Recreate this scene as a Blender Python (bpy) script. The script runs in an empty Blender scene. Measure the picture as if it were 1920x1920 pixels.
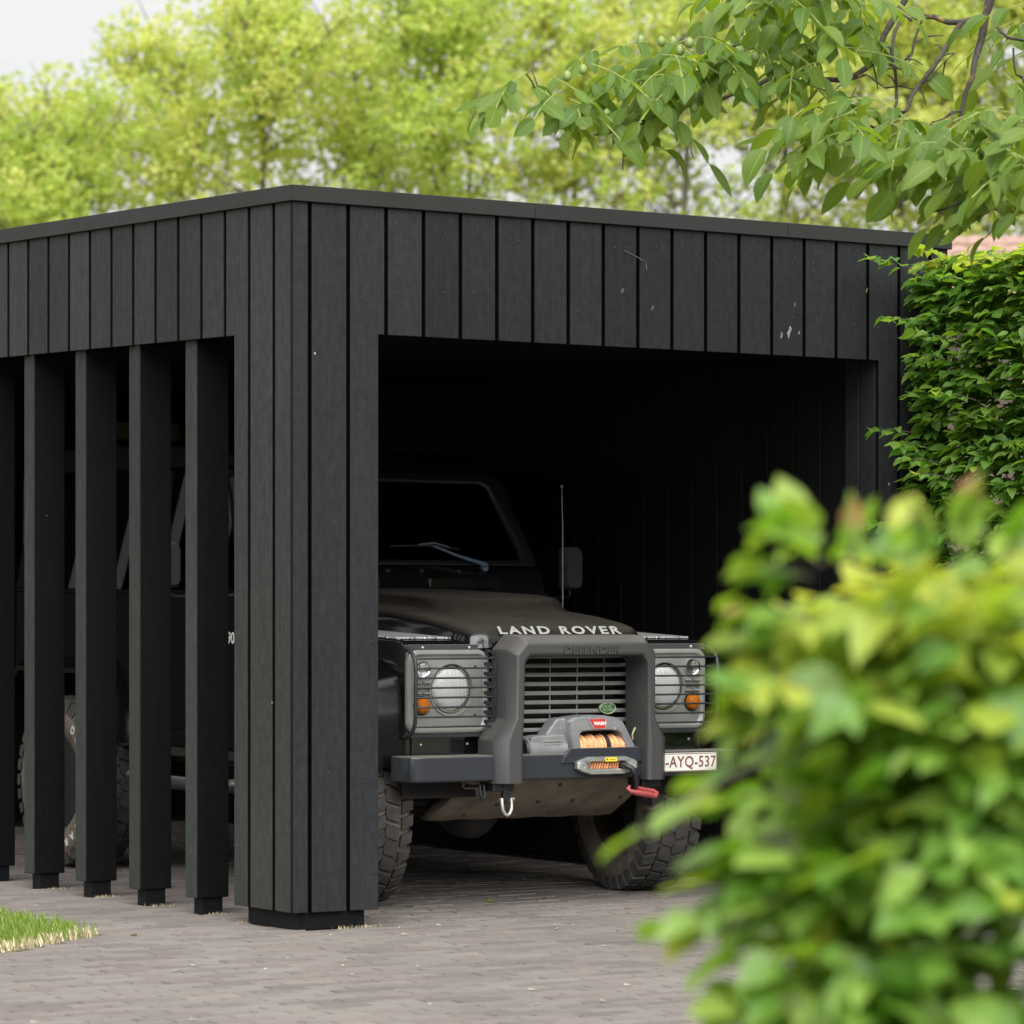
import bpy, bmesh, math, random
import numpy as np
from mathutils import Vector, Matrix, Euler
random.seed(7); rng = np.random.default_rng(7)
S = bpy.context.scene; COL = S.collection
PI = math.pi; rad = math.radians

# ------------------------------------------------------------------ camera, sky, sun, exposure
SLOPE = 0.0144                      # the whole forecourt rises gently towards the back
FPX, YAW, CAM = 7073.5, 0.6079, Vector((-7.5914, -12.3825, 1.1893))
Rv = Vector((math.cos(YAW), -math.sin(YAW), 0)); Fv = Vector((math.sin(YAW), math.cos(YAW), 0))
def W(r, d, z): return Vector((CAM.x, CAM.y, 0)) + Rv*r + Fv*d + Vector((0, 0, z))   # metres right of / ahead of the camera's foot, height
cd = bpy.data.cameras.new('camera'); cam = bpy.data.objects.new('camera', cd); COL.objects.link(cam)
cam.location = CAM; cam.rotation_euler = (PI/2, 0, -YAW)
cd.sensor_width = 36; cd.lens = 36*FPX/1920; cd.shift_y = 207/1920
cd.clip_start = .1; cd.clip_end = 2000
cd.dof.use_dof = True; cd.dof.focus_distance = 15.2; cd.dof.aperture_fstop = 4.0; cd.dof.aperture_blades = 9
S.camera = cam
SUN_EL, SUN_AZ = rad(50), Vector((-.50, -.866, 0)).normalized()      # high, behind the camera's left shoulder
wd = bpy.data.worlds.new('World'); S.world = wd; wd.use_nodes = True
nt = wd.node_tree; bg = nt.nodes['Background']
sky = nt.nodes.new('ShaderNodeTexSky'); sky.sky_type = 'NISHITA'; sky.sun_disc = False
sky.sun_elevation = SUN_EL; sky.sun_rotation = math.atan2(SUN_AZ.x, SUN_AZ.y); sky.dust_density = 6; sky.air_density = 1.5; sky.ozone_density = 1
hs = nt.nodes.new('ShaderNodeHueSaturation'); hs.inputs['Saturation'].default_value = .12
mx = nt.nodes.new('ShaderNodeMix'); mx.data_type = 'RGBA'; mx.inputs[0].default_value = .85
mx.inputs['B'].default_value = (3.05, 3.08, 3.1, 1)                  # even overcast deck
nt.links.new(sky.outputs[0], hs.inputs['Color']); nt.links.new(hs.outputs[0], mx.inputs['A']); nt.links.new(mx.outputs['Result'], bg.inputs['Color'])
bg.inputs['Strength'].default_value = .05
sd = bpy.data.lights.new('sun', 'SUN'); sd.energy = 1.3; sd.angle = rad(75); sd.color = (1, .985, .96)
sun = bpy.data.objects.new('sun', sd); COL.objects.link(sun)
sdir = SUN_AZ*math.cos(SUN_EL) + Vector((0, 0, math.sin(SUN_EL)))
sun.rotation_euler = sdir.to_track_quat('Z', 'Y').to_euler(); sun.location = sdir*40
S.view_settings.view_transform = 'Standard'; S.view_settings.look = 'None'; S.view_settings.exposure = 2.55; S.view_settings.gamma = 1
S.view_settings.use_curve_mapping = False
S.render.engine = 'CYCLES'; S.cycles.use_denoising = True; S.cycles.max_bounces = 8; S.cycles.transparent_max_bounces = 8
S.cycles.caustics_reflective = False; S.cycles.caustics_refractive = False; S.cycles.sample_clamp_indirect = 6

# ------------------------------------------------------------------ materials
class NT:
    def __init__(s, name):
        s.m = bpy.data.materials.new(name); s.m.use_nodes = True; s.t = s.m.node_tree; s.b = s.t.nodes['Principled BSDF']; s.out = s.t.nodes['Material Output']
    def n(s, typ, **kw):
        x = s.t.nodes.new('ShaderNode' + typ)
        for k, v in kw.items():
            if k.startswith('i_'):
                k = k[2:]; x.inputs[int(k) if k.isdigit() else k.replace('_', ' ')].default_value = v
            else: setattr(x, k, v)
        return x
    def l(s, a, b): s.t.links.new(a, b)
    def coord(s, scale=(1, 1, 1), rot=(0, 0, 0), which='Object'):
        c = s.n('TexCoord'); m = s.n('Mapping'); m.inputs['Scale'].default_value = scale; m.inputs['Rotation'].default_value = rot
        s.l(c.outputs[which], m.inputs[0]); return m.outputs[0]
    def noise(s, scale, vec=None, detail=4, rough=.6):
        x = s.n('TexNoise'); x.inputs['Scale'].default_value = scale; x.inputs['Detail'].default_value = detail; x.inputs['Roughness'].default_value = rough
        if vec is not None: s.l(vec, x.inputs['Vector'])
        return x.outputs[0]
    def ramp(s, fac, stops):
        r = s.n('ValToRGB'); e = r.color_ramp.elements
        while len(e) < len(stops): e.new(.5)
        for q, (p, c) in zip(e, stops):
            q.position = p; q.color = (c, c, c, 1) if isinstance(c, (int, float)) else (*c, 1)
        s.l(fac, r.inputs[0]); return r.outputs[0]
    def mix(s, fac, a, b, mode='MIX'):
        m = s.n('Mix', data_type='RGBA', blend_type=mode)
        for v, k in ((fac, 0), (a, 'A'), (b, 'B')):
            if hasattr(v, 'is_linked'): s.l(v, m.inputs[k])
            else: m.inputs[k].default_value = v if k == 0 else (*v, 1)
        return m.outputs['Result']
    def bump(s, h, strength=.3, dist=.01):
        b = s.n('Bump'); b.inputs['Strength'].default_value = strength; b.inputs['Distance'].default_value = dist; s.l(h, b.inputs['Height'])
        s.l(b.outputs[0], s.b.inputs['Normal']); return b
    def base(s, c):
        if hasattr(c, 'is_linked'): s.l(c, s.b.inputs['Base Color'])
        else: s.b.inputs['Base Color'].default_value = (*c, 1)
    def set(s, **kw):
        for k, v in kw.items():
            k = {'rough': 'Roughness', 'metal': 'Metallic', 'spec': 'Specular IOR Level', 'coat': 'Coat Weight', 'trans': 'Transmission Weight', 'ior': 'IOR', 'alpha': 'Alpha'}[k]
            if hasattr(v, 'is_linked'): s.l(v, s.b.inputs[k])
            else: s.b.inputs[k].default_value = v
        return s

def simple(name, col, rough=.5, metal=0, var=.25, vs=14, bump=0, bs=90, spec=.5, coat=0):
    q = NT(name); v = q.coord(); n = q.noise(vs, v)
    lo = tuple(c*(1-var) for c in col); hi = tuple(min(1, c*(1+var)) for c in col)
    q.base(q.mix(q.ramp(n, [(.3, 0.), (.7, 1.)]), lo, hi)); q.set(rough=rough, metal=metal, spec=spec, coat=coat)
    if bump: q.bump(q.noise(bs, v), bump, .004)
    return q.m

def plank_mat(name, col, algae=0., ax=(40, 40, 1.6)):
    q = NT(name); oi = q.n('ObjectInfo')
    add = q.n('VectorMath', operation='ADD'); q.l(q.coord(ax), add.inputs[0])
    cmb = q.n('CombineXYZ'); mul = q.n('Math', operation='MULTIPLY', i_1=60.); q.l(oi.outputs['Random'], mul.inputs[0])
    for k in range(3): q.l(mul.outputs[0], cmb.inputs[k])
    q.l(cmb.outputs[0], add.inputs[1])
    grain = q.noise(2.2, add.outputs[0], 6, .7); cloud = q.noise(2.6, q.coord((1, 1, .6)), 5, .6)
    lo = tuple(c*.80 for c in col); hi = tuple(c*1.28 for c in col)
    c = q.mix(q.ramp(grain, [(.32, 0.), (.7, 1.)]), lo, hi)
    c = q.mix(q.ramp(cloud, [(.35, 0.), (.75, .42)]), c, (col[0]*1.55, col[1]*1.55, col[2]*1.58))
    mot = q.noise(34, q.coord((1, 1, .6)), 5, .7); c = q.mix(q.ramp(mot, [(.38, .34), (.5, 0.)]), c, tuple(k*.45 for k in col)); c = q.mix(q.ramp(mot, [(.54, 0.), (.68, .35)]), c, tuple(k*2.1 for k in col))
    rv = q.n('MapRange', i_1=0., i_2=1., i_3=.80, i_4=1.2); q.l(oi.outputs['Random'], rv.inputs[0])
    hv = q.n('HueSaturation'); q.l(c, hv.inputs['Color']); q.l(rv.outputs[0], hv.inputs['Value']); c = hv.outputs[0]
    if algae:                                                   # green bloom growing on the weather side
        g = q.noise(1.1, q.coord((1, 1, .5)), 3); sx = q.n('SeparateXYZ'); q.l(q.coord(), sx.inputs[0])
        mr = q.n('MapRange', i_1=1.9, i_2=.2, i_3=0., i_4=1.); q.l(sx.outputs[2], mr.inputs[0])
        mm = q.n('Math', operation='MULTIPLY'); q.l(mr.outputs[0], mm.inputs[0]); q.l(q.ramp(g, [(.3, .25*algae), (.7, algae)]), mm.inputs[1])
        c = q.mix(mm.outputs[0], c, (.036, .046, .029))
    vo = q.n('TexVoronoi', feature='F1'); vo.inputs['Scale'].default_value = 9.; q.l(q.coord((1, 1, .8)), vo.inputs['Vector'])   # pollen and bird specks
    sep = q.n('SeparateColor'); q.l(vo.outputs['Color'], sep.inputs[0])
    thr = q.n('Math', operation='MULTIPLY', i_1=.045); q.l(q.ramp(sep.outputs[0], [(.55, 0.), (1., 1.)]), thr.inputs[0])
    lt = q.n('Math', operation='LESS_THAN'); q.l(vo.outputs['Distance'], lt.inputs[0]); q.l(thr.outputs[0], lt.inputs[1])
    c = q.mix(lt.outputs[0], c, (.36, .36, .33)); q.base(c)
    q.set(rough=q.ramp(grain, [(.3, .66), (.7, .5)]), spec=.16); q.bump(grain, .4, .004)
    return q.m

M = {}
M['plank'] = plank_mat('charred_plank', (.0155, .0163, .0180))
M['plank_side'] = plank_mat('weathered_plank', (.0225, .0238, .0238), .38)
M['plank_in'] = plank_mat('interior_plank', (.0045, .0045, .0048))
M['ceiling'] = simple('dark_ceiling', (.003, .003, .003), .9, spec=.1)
M['slat'] = plank_mat('shaded_slat_wood', (.0022, .0021, .0025))  # shade of recessed slat faces and board grooves put into the colour
M['foot'] = simple('black_foot', (.0042, .0042, .0048), .6, bump=.3, spec=.15)
M['gap_black'] = simple('black_batten', (.0015, .0015, .002), .9, spec=.05)
M['trim'] = simple('roof_trim_aluminium', (.021, .022, .021), .5, .0, .08, 3, spec=.22)
M['smear_pale'] = simple('dried_smear', (.16, .165, .165), .8, 0, .5, 60)
M['smear_faint'] = simple('faint_smear', (.05, .052, .055), .8, 0, .4, 60)
M['nail'] = simple('painted_nail', (.03, .03, .03), .5, spec=.3)
M['timber'] = simple('olive_tan', (.12, .12, .05), .7)  # reflected green for the added back-wall bar, also one tan smear
M['paint'] = simple('gloss_black_paint', (.006, .006, .007), .12, 0, .1, spec=.5, coat=.6)
def dusty(name, c, dust, amount, rough, spec=.5):
    q = NT(name); g = q.n('NewGeometry'); sx = q.n('SeparateXYZ'); q.l(g.outputs['Normal'], sx.inputs[0])
    up = q.ramp(sx.outputs[2], [(.45, 0.), (.93, 1.)]); n = q.noise(6, q.coord((1, .45, 1)), 6, .65); f = q.noise(160, q.coord(), 3)
    m1 = q.n('Math', operation='MULTIPLY'); q.l(up, m1.inputs[0]); q.l(q.ramp(n, [(.28, amount*.55), (.72, amount)]), m1.inputs[1])
    m2 = q.n('Math', operation='MULTIPLY'); q.l(m1.outputs[0], m2.inputs[0]); q.l(q.ramp(f, [(.3, .75), (.7, 1.)]), m2.inputs[1])
    q.base(q.mix(m2.outputs[0], c, dust))
    mr = q.n('MapRange', i_1=0., i_2=.6, i_3=rough, i_4=.75); q.l(m2.outputs[0], mr.inputs[0]); q.set(rough=mr.outputs[0], spec=spec)
    return q.m
M['side_paint'] = dusty('dull_black_side_paint', (.003, .003, .0035), (.010, .009, .008), .5, .5, .09)
M['flare'] = simple('black_flare_paint', (.004, .004, .0045), .16, spec=.14)
M['bonnet'] = dusty('dusty_black_paint', (.006, .006, .007), (.048, .039, .026), .85, .10)
M['plastic'] = dusty('grey_plastic', (.042, .042, .042), (.18, .165, .145), .6, .5)
M['bumper'] = dusty('blue_black_steel', (.020, .023, .029), (.20, .18, .15), .8, .34)
M['rubber'] = simple('tyre_rubber', (.045, .043, .041), .75, 0, .35, 30, .4, 160)
M['tyre_dust'] = simple('dusty_rubber', (.13, .108, .084), .85, 0, .4, 18, .4, 120)
M['black'] = simple('satin_black', (.009, .009, .010), .45)
M['under'] = simple('grimy_underbody', (.014, .012, .010), .75, 0, .5)
M['panel'] = simple('gunmetal_panel', (.25, .255, .238), .38, .25, .1, 6)
M['grille'] = simple('grey_grille', (.23, .23, .225), .5, .0, .12, 8)
M['wire'] = simple('black_wire', (.022, .024, .028), .4)
M['chrome'] = simple('bright_metal', (.75, .75, .74), .12, 1, .05)
M['reflector'] = simple('lamp_reflector', (.92, .92, .92), .3, .7, .03)
M['alu'] = simple('cast_aluminium', (.42, .43, .41), .42, .8, .18, 30, .2, 120)
M['skid'] = simple('dirty_skid_plate', (.21, .185, .145), .72, .1, .35, 7, .3, 60)
M['rust'] = simple('rusty_bolt', (.07, .045, .03), .8)
M['winch'] = simple('winch_grey', (.22, .223, .232), .45, .25, .15, 20, .15, 200)
M['winch_dark'] = simple('winch_dark', (.02, .02, .022), .5)
M['rope'] = simple('orange_rope', (.72, .30, .13), .8, 0, .25, 60, .5, 250)
M['rope_pale'] = simple('faded_rope', (.72, .36, .17), .85, 0, .2, 60, .5, 250)
M['brown'] = simple('drum_shadow_brown', (.05, .025, .015), .8)
M['red'] = simple('red_badge', (.50, .035, .03), .4, var=.1)
M['hook'] = simple('red_hook', (.30, .05, .05), .5)
M['white'] = simple('white_print', (.78, .78, .77), .5, var=.05)
M['yellow'] = simple('yellow_sticker', (.72, .56, .03), .5, var=.08)
M['green'] = simple('green_enamel', (.015, .12, .06), .3, var=.1)
M['gold'] = simple('pale_gold_letter', (.45, .47, .25), .4)
M['letter'] = simple('silver_letter', (.44, .45, .43), .35, .3, .08)
M['plate'] = simple('plate_white', (.60, .60, .55), .4, var=.04)
M['maroon'] = simple('plate_maroon', (.16, .045, .035), .5, var=.05)
M['steel'] = simple('galvanised_steel', (.55, .55, .53), .4, .8, .2, 40)
M['wiper'] = simple('blue_grey_wiper', (.10, .14, .19), .45)
M['seat'] = simple('dark_seat', (.014, .014, .015), .8)
M['visor'] = simple('green_tinted_band', (.05, .075, .05), .5)
def chequer():
    q = NT('chequer_aluminium'); v = q.coord((26, 26, 26), (0, 0, PI/4)); w = q.n('TexVoronoi', feature='F1'); w.inputs['Scale'].default_value = 1.; w.inputs['Randomness'].default_value = 0.
    st = q.n('Mapping'); st.inputs['Scale'].default_value = (1, .55, 1); q.l(v, st.inputs[0]); q.l(st.outputs[0], w.inputs['Vector'])
    h = q.ramp(w.outputs['Distance'], [(.18, 1.), (.34, 0.)]); q.base((.62, .63, .63)); q.set(rough=.38, metal=.55); q.bump(h, 1., .02); return q.m
M['chequer'] = chequer()
def glassm(name, tint, rough=0.0, ior=1.45):
    q = NT(name); q.base(tint); q.set(rough=rough, trans=1., ior=ior); return q.m
M['glass'] = glassm('window_glass', (.25, .27, .27), 0., 1.15); M['clear'] = glassm('clear_lens', (.95, .96, .96))
def lensm(name, tint):
    q = NT(name); q.base(tint); q.set(rough=.08, trans=.58, ior=1.4)
    w = q.n('TexWave', wave_type='BANDS', bands_direction='X'); w.inputs['Scale'].default_value = 16; w.inputs['Distortion'].default_value = .6; q.l(q.coord(), w.inputs[0]); q.bump(w.outputs[1], .35, .004); return q.m
M['lens'] = lensm('fluted_lens', (1, 1, 1))
def amberm():
    q = NT('amber_lens'); q.base((.95, .27, .01)); q.set(rough=.18, trans=.55, ior=1.3)
    w = q.n('TexWave', wave_type='RINGS', rings_direction='Y'); w.inputs['Scale'].default_value = 40; q.l(q.coord(), w.inputs[0]); q.bump(w.outputs[1], .4, .004); return q.m
M['amber'] = amberm()

def paver_mat():
    q = NT('clinker_paver'); g = q.n('NewGeometry'); oi = q.n('ObjectInfo')
    a = q.n('Math', operation='ADD'); q.l(g.outputs['Random Per Island'], a.inputs[0]); q.l(oi.outputs['Random'], a.inputs[1])
    fr = q.n('Math', operation='FRACT'); q.l(a.outputs[0], fr.inputs[0])
    c = q.ramp(fr.outputs[0], [(0., (.112, .096, .090)), (.3, (.142, .126, .117)), (.65, (.166, .149, .138)), (1., (.132, .111, .101))])
    wv = q.coord((1, 1, 1)); n = q.noise(.9, wv, 7, .72); n2 = q.noise(70, wv, 3)
    c = q.mix(q.ramp(n, [(.45, 0.), (.75, .5)]), c, (.235, .210, .185)); c = q.mix(q.ramp(n, [(.28, .5), (.46, 0.)]), c, (.11, .098, .092))
    c = q.mix(q.ramp(n2, [(.35, .2), (.65, 0.)]), c, (.12, .105, .098)); q.base(c)
    q.set(rough=.8, spec=.25); q.bump(n2, .35, .004); return q.m
M['paver'] = paver_mat()
M['sand'] = simple('joint_sand', (.125, .106, .086), .95, 0, .4, 5, .3, 80)
M['soil'] = simple('soil_and_turf', (.10, .09, .045), .95, 0, .4, 2)
M['wood'] = simple('bark_brown', (.075, .065, .052), .85, 0, .45, 12, .6, 40)
M['bark_lichen'] = None
def barkm():
    q = NT('lichen_bark'); v = q.coord(); n = q.noise(9, v, 5); c = q.mix(q.ramp(q.noise(40, v), [(.3, 0.), (.7, 1.)]), (.022, .019, .016), (.062, .052, .043))
    c = q.mix(q.ramp(n, [(.60, 0.), (.68, .75)]), c, (.24, .16, .03)); q.base(c); q.set(rough=.9); q.bump(q.noise(60, v), .6, .006); return q.m
M['bark_lichen'] = barkm()

def leafm(name, c1, c2, t1, t2, tf=.35, rough=.42, spec=.45, vein=.35):
    q = NT(name); g = q.n('NewGeometry'); oi = q.n('ObjectInfo')
    a = q.n('Math', operation='ADD'); q.l(g.outputs['Random Per Island'], a.inputs[0]); q.l(oi.outputs['Random'], a.inputs[1])
    fr = q.n('Math', operation='FRACT'); q.l(a.outputs[0], fr.inputs[0])
    c = q.mix(fr.outputs[0], c1, c2); t = q.mix(fr.outputs[0], t1, t2)
    if vein:
        uv = q.n('UVMap'); sx = q.n('SeparateXYZ'); q.l(uv.outputs[0], sx.inputs[0])
        ab = q.n('Math', operation='ABSOLUTE'); su = q.n('Math', operation='SUBTRACT', i_1=.5); q.l(sx.outputs[0], su.inputs[0]); q.l(su.outputs[0], ab.inputs[0])
        mid = q.ramp(ab.outputs[0], [(.0, 1.), (.035, 0.)])
        m1 = q.n('Math', operation='MULTIPLY', i_1=.9); q.l(ab.outputs[0], m1.inputs[0]); s2 = q.n('Math', operation='SUBTRACT'); q.l(sx.outputs[1], s2.inputs[0]); q.l(m1.outputs[0], s2.inputs[1])
        m3 = q.n('Math', operation='MULTIPLY', i_1=55.); q.l(s2.outputs[0], m3.inputs[0]); sn = q.n('Math', operation='SINE'); q.l(m3.outputs[0], sn.inputs[0])
        sv = q.ramp(sn.outputs[0], [(.0, 0.), (.8, 0.), (1., .5)])
        mxv = q.n('Math', operation='MAXIMUM'); q.l(mid, mxv.inputs[0]); q.l(sv, mxv.inputs[1]); mm = q.n('Math', operation='MULTIPLY', i_1=vein); q.l(mxv.outputs[0], mm.inputs[0])
        c = q.mix(mm.outputs[0], c, tuple(min(1, x*2.2+.03) for x in c2)); q.bump(sn.outputs[0], .25, .002)
    q.base(c); q.set(rough=rough, spec=spec)
    tr = q.n('BsdfTranslucent'); q.l(t, tr.inputs[0]); ms = q.n('MixShader'); ms.inputs[0].default_value = tf
    q.l(q.b.outputs[0], ms.inputs[1]); q.l(tr.outputs[0], ms.inputs[2]); q.l(ms.outputs[0], q.out.inputs[0]); return q.m
M['hedge_leaf'] = leafm('hedge_leaf', (.050, .130, .020), (.125, .225, .036), (.19, .46, .025), (.40, .62, .04), .38)
M['hedge_young'] = leafm('young_hedge_leaf', (.16, .26, .025), (.34, .38, .05), (.42, .60, .03), (.66, .68, .06), .42, .5, .6)
M['hedge_fore'] = leafm('near_hedge_leaf', (.095, .21, .03), (.22, .33, .06), (.24, .55, .02), (.46, .66, .03), .42, .42, .8)
M['hedge_tip'] = leafm('reddish_young_leaf', (.34, .17, .08), (.42, .24, .12), (.5, .28, .12), (.55, .34, .16), .4)
M['walnut_leaf'] = leafm('walnut_leaf', (.040, .092, .010), (.092, .150, .018), (.26, .44, .015), (.44, .56, .025), .36, .42, .3, .8)
M['bg_leaf'] = leafm('maple_leaf', (.36, .41, .10), (.52, .53, .18), (.68, .76, .12), (.90, .90, .28), .55, .6, .3, 0)
M['bg_leaf_dark'] = leafm('green_maple_leaf', (.26, .35, .075), (.38, .46, .12), (.52, .68, .09), (.70, .80, .18), .55, .6, .3, 0)
M['grass'] = leafm('grass_blade', (.10, .19, .025), (.22, .30, .06), (.26, .46, .03), (.45, .55, .09), .38, .6, .3, 0)
M['petal'] = simple('pale_petal', (.28, .255, .215), .8, 0, .4, 3)
M['straw'] = leafm('dry_straw', (.40, .34, .21), (.58, .51, .34), (.4, .3, .15), (.5, .4, .2), .2, .8, .2, 0)
M['stalk'] = simple('green_leaf_stalk', (.20, .24, .06), .6)
M['walnut'] = simple('green_walnut', (.16, .22, .06), .5)
M['roof_tile'] = simple('pink_clay_tile', (.27, .17, .135), .85, 0, .3, 6, .3, 50)
M['brickwall'] = simple('house_wall', (.07, .052, .042), .9, 0, .25, 10)

# ------------------------------------------------------------------ mesh helpers
class MB:
    def __init__(s): s.v = []; s.f = []
    def add(s, vs, fs):
        o = len(s.v); s.v += [tuple(v) for v in vs]; s.f += [tuple(i+o for i in f) for f in fs]; return s
    def box(s, x0, x1, y0, y1, z0, z1):
        return s.add([(x, y, z) for z in (z0, z1) for y in (y0, y1) for x in (x0, x1)],
                     [(0, 2, 3, 1), (4, 5, 7, 6), (0, 1, 5, 4), (2, 6, 7, 3), (0, 4, 6, 2), (1, 3, 7, 5)])
    def prism(s, poly, a, b, m=lambda p, q, t: (p, t, q)):
        n = len(poly); vs = [m(p, q, a) for p, q in poly] + [m(p, q, b) for p, q in poly]
        return s.add(vs, [tuple(range(n)), tuple(range(2*n-1, n-1, -1))] + [(i, n+i, n+(i+1) % n, (i+1) % n) for i in range(n)])
    def rings(s, rs, closed=True, cap=True):
        n = len(rs[0]); vs = [v for r in rs for v in r]; fs = []
        for k in range(len(rs)-1):
            for i in range(n if closed else n-1):
                j = (i+1) % n; fs.append((k*n+i, k*n+j, (k+1)*n+j, (k+1)*n+i))
        if cap and closed: fs += [tuple(range(n-1, -1, -1)), tuple(range((len(rs)-1)*n, len(rs)*n))]
        return s.add(vs, fs)
    def tube(s, pts, r, n=8, cap=True):
        pts = [Vector(p) for p in pts]; rs = []; up = None
        for i, p in enumerate(pts):
            t = (pts[min(i+1, len(pts)-1)] - pts[max(i-1, 0)]).normalized()
            if up is None: up = Vector((0, 0, 1)) if abs(t.z) < .9 else Vector((1, 0, 0))
            a = (up - t*up.dot(t)).normalized(); b = t.cross(a); up = a
            rr = r[i] if isinstance(r, (list, tuple)) else r
            rs.append([p + a*math.cos(2*PI*k/n)*rr + b*math.sin(2*PI*k/n)*rr for k in range(n)])
        return s.rings(rs, True, cap)
    def lathe(s, prof, c=(0, 0, 0), axis='y', n=24, cap=True):       # prof: (along axis, radius)
        rs = []
        for t, r in prof:
            ring = []
            for k in range(n):
                a = 2*PI*k/n; u, v = math.cos(a)*r, math.sin(a)*r
                p = {'x': (t, u, v), 'y': (u, t, v), 'z': (u, v, t)}[axis]; ring.append((p[0]+c[0], p[1]+c[1], p[2]+c[2]))
            rs.append(ring)
        return s.rings(rs, True, cap)
    def grid(s, nx, ny, fn):
        return s.add([fn(i/(nx-1), j/(ny-1)) for j in range(ny) for i in range(nx)], [(j*nx+i, j*nx+i+1, (j+1)*nx+i+1, (j+1)*nx+i) for j in range(ny-1) for i in range(nx-1)])
    def shear(s): s.v = [(x, y, z+SLOPE*y) for x, y, z in s.v]; return s
    def xf(s, m): s.v = [tuple(m @ Vector(v)) for v in s.v]; return s
    def mirror(s): s.v = [(-x, y, z) for x, y, z in s.v]; s.f = [tuple(reversed(f)) for f in s.f]; return s
    def mesh(s, name, mat, smooth=None):
        me = bpy.data.meshes.new(name); me.from_pydata(s.v, [], s.f); me.update()
        b = bmesh.new(); b.from_mesh(me); bmesh.ops.recalc_face_normals(b, faces=b.faces); b.to_mesh(me); b.free()
        if mat: me.materials.append(M[mat] if isinstance(mat, str) else mat)
        if smooth:
            me.shade_smooth(); me.set_sharp_from_angle(angle=rad(smooth))
        return me
    def obj(s, name, mat, parent=None, smooth=None, bevel=0, seg=2):
        return mk(name, s.mesh(name, mat, smooth), parent, bevel, seg)
def mk(name, me, parent=None, bevel=0, seg=2):
    o = bpy.data.objects.new(name, me); COL.objects.link(o)
    if parent: o.parent = parent
    if bevel:
        b = o.modifiers.new('bevel', 'BEVEL'); b.width = bevel; b.segments = seg; b.limit_method = 'ANGLE'; b.angle_limit = rad(35)
    return o
def empty(name, loc=(0, 0, 0), rot=(0, 0, 0)):
    o = bpy.data.objects.new(name, None); COL.objects.link(o); o.location = loc; o.rotation_euler = rot; o.empty_display_size = .1; return o
def tag(o, label=None, cat=None, group=None, kind=None):
    for k, v in (('label', label), ('category', cat), ('group', group), ('kind', kind)):
        if v: o[k] = v
    return o
def text(name, body, size, m, mat, parent, ext=.001, off=0., align='CENTER', sx=1., spacing=1.):
    cu = bpy.data.curves.new(name, 'FONT'); cu.body = body; cu.size = size; cu.extrude = ext; cu.offset = off; cu.align_x = align; cu.align_y = 'CENTER'; cu.space_character = spacing; cu.resolution_u = 3
    t = bpy.data.objects.new(name, cu); COL.objects.link(t); dg = bpy.context.evaluated_depsgraph_get()
    me = bpy.data.meshes.new_from_object(t.evaluated_get(dg)); bpy.data.objects.remove(t); bpy.data.curves.remove(cu)
    me.transform(m @ Matrix.Diagonal((sx, 1, 1, 1)))
    b = bmesh.new(); b.from_mesh(me); bmesh.ops.remove_doubles(b, verts=b.verts, dist=1e-6); b.verts.ensure_lookup_table(); seen = set(); last = None
    for v0 in b.verts:                                     # every character its own piece
        if v0.index in seen: continue
        st, isl = [v0], []; seen.add(v0.index)
        while st:
            v = st.pop(); isl.append(v)
            for e in v.link_edges:
                w = e.other_vert(v)
                if w.index not in seen: seen.add(w.index); st.append(w)
        ix = {v.index: k for k, v in enumerate(isl)}; fs = [[ix[v.index] for v in f.verts] for f in b.faces if f.verts[0].index in ix]
        q = bpy.data.meshes.new(name); q.from_pydata([tuple(v.co) for v in isl], [], fs); q.materials.append(M[mat]); last = mk(name, q, parent)
    b.free(); bpy.data.meshes.remove(me)
    return last
def face_front(x, y, z, tilt=0.): return Matrix.Translation((x, y, z)) @ Matrix.Rotation(PI/2+tilt, 4, 'X')     # text read by someone in front (looking +y)
def face_side(x, y, z): return Matrix.Translation((x, y, z)) @ Matrix.Rotation(-PI/2, 4, 'Z') @ Matrix.Rotation(PI/2, 4, 'X')
def np_mesh(name, V, F, mats, midx=None, uv=None, smooth=True):      # V (n,3), F (m,k)
    me = bpy.data.meshes.new(name); nv, (nf, k) = len(V), F.shape
    me.vertices.add(nv); me.vertices.foreach_set('co', V.astype(np.float32).ravel())
    me.loops.add(nf*k); me.loops.foreach_set('vertex_index', F.astype(np.int32).ravel())
    me.polygons.add(nf); me.polygons.foreach_set('loop_start', np.arange(nf, dtype=np.int32)*k)
    if smooth: me.polygons.foreach_set('use_smooth', np.ones(nf, dtype=bool))
    for m in mats: me.materials.append(M[m])
    if midx is not None: me.polygons.foreach_set('material_index', midx.astype(np.int32))
    if uv is not None:
        l = me.uv_layers.new(name='UVMap'); l.data.foreach_set('uv', uv[F.ravel()].astype(np.float32).ravel())
    me.update(calc_edges=True); return me

# ------------------------------------------------------------------ ground, driveway, lawn
g = MB(); ys = [-300, -20, 8, 400]; zs = lambda y: SLOPE*max(-20, min(8, y)) - .055
g.grid(2, 4, lambda a, b: (-400+800*a, ys[round(b*3)], zs(ys[round(b*3)])))
tag(g.obj('ground', 'soil'), kind='structure')
LAWN = [(-.735, .20), (-.68, .31), (-.66, 1.2), (-.62, 7.0), (-9, 7.0), (-9, -3.6), (-3.2, -1.32), (-1.34, -.17)]
def inside(px, py, poly):
    c = False; n = len(poly)
    for i in range(n):
        x1, y1 = poly[i]; x2, y2 = poly[i-1]
        if (y1 > py) != (y2 > py) and px < (x2-x1)*(py-y1)/(y2-y1)+x1: c = not c
    return c
drv = MB().prism([(-9.5, -9), (7.5, -9), (7.5, 5.9), (-.6, 5.9), (-.6, .2), (-9.5, -3.5)], -.05, -.006, lambda p, q, t: (p, q, t+SLOPE*q)).obj('driveway', 'sand')
tag(drv, 'grey brown clinker driveway with sandy joints', kind='structure')
BL, BW, JT = .205, .0675, .0055
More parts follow.
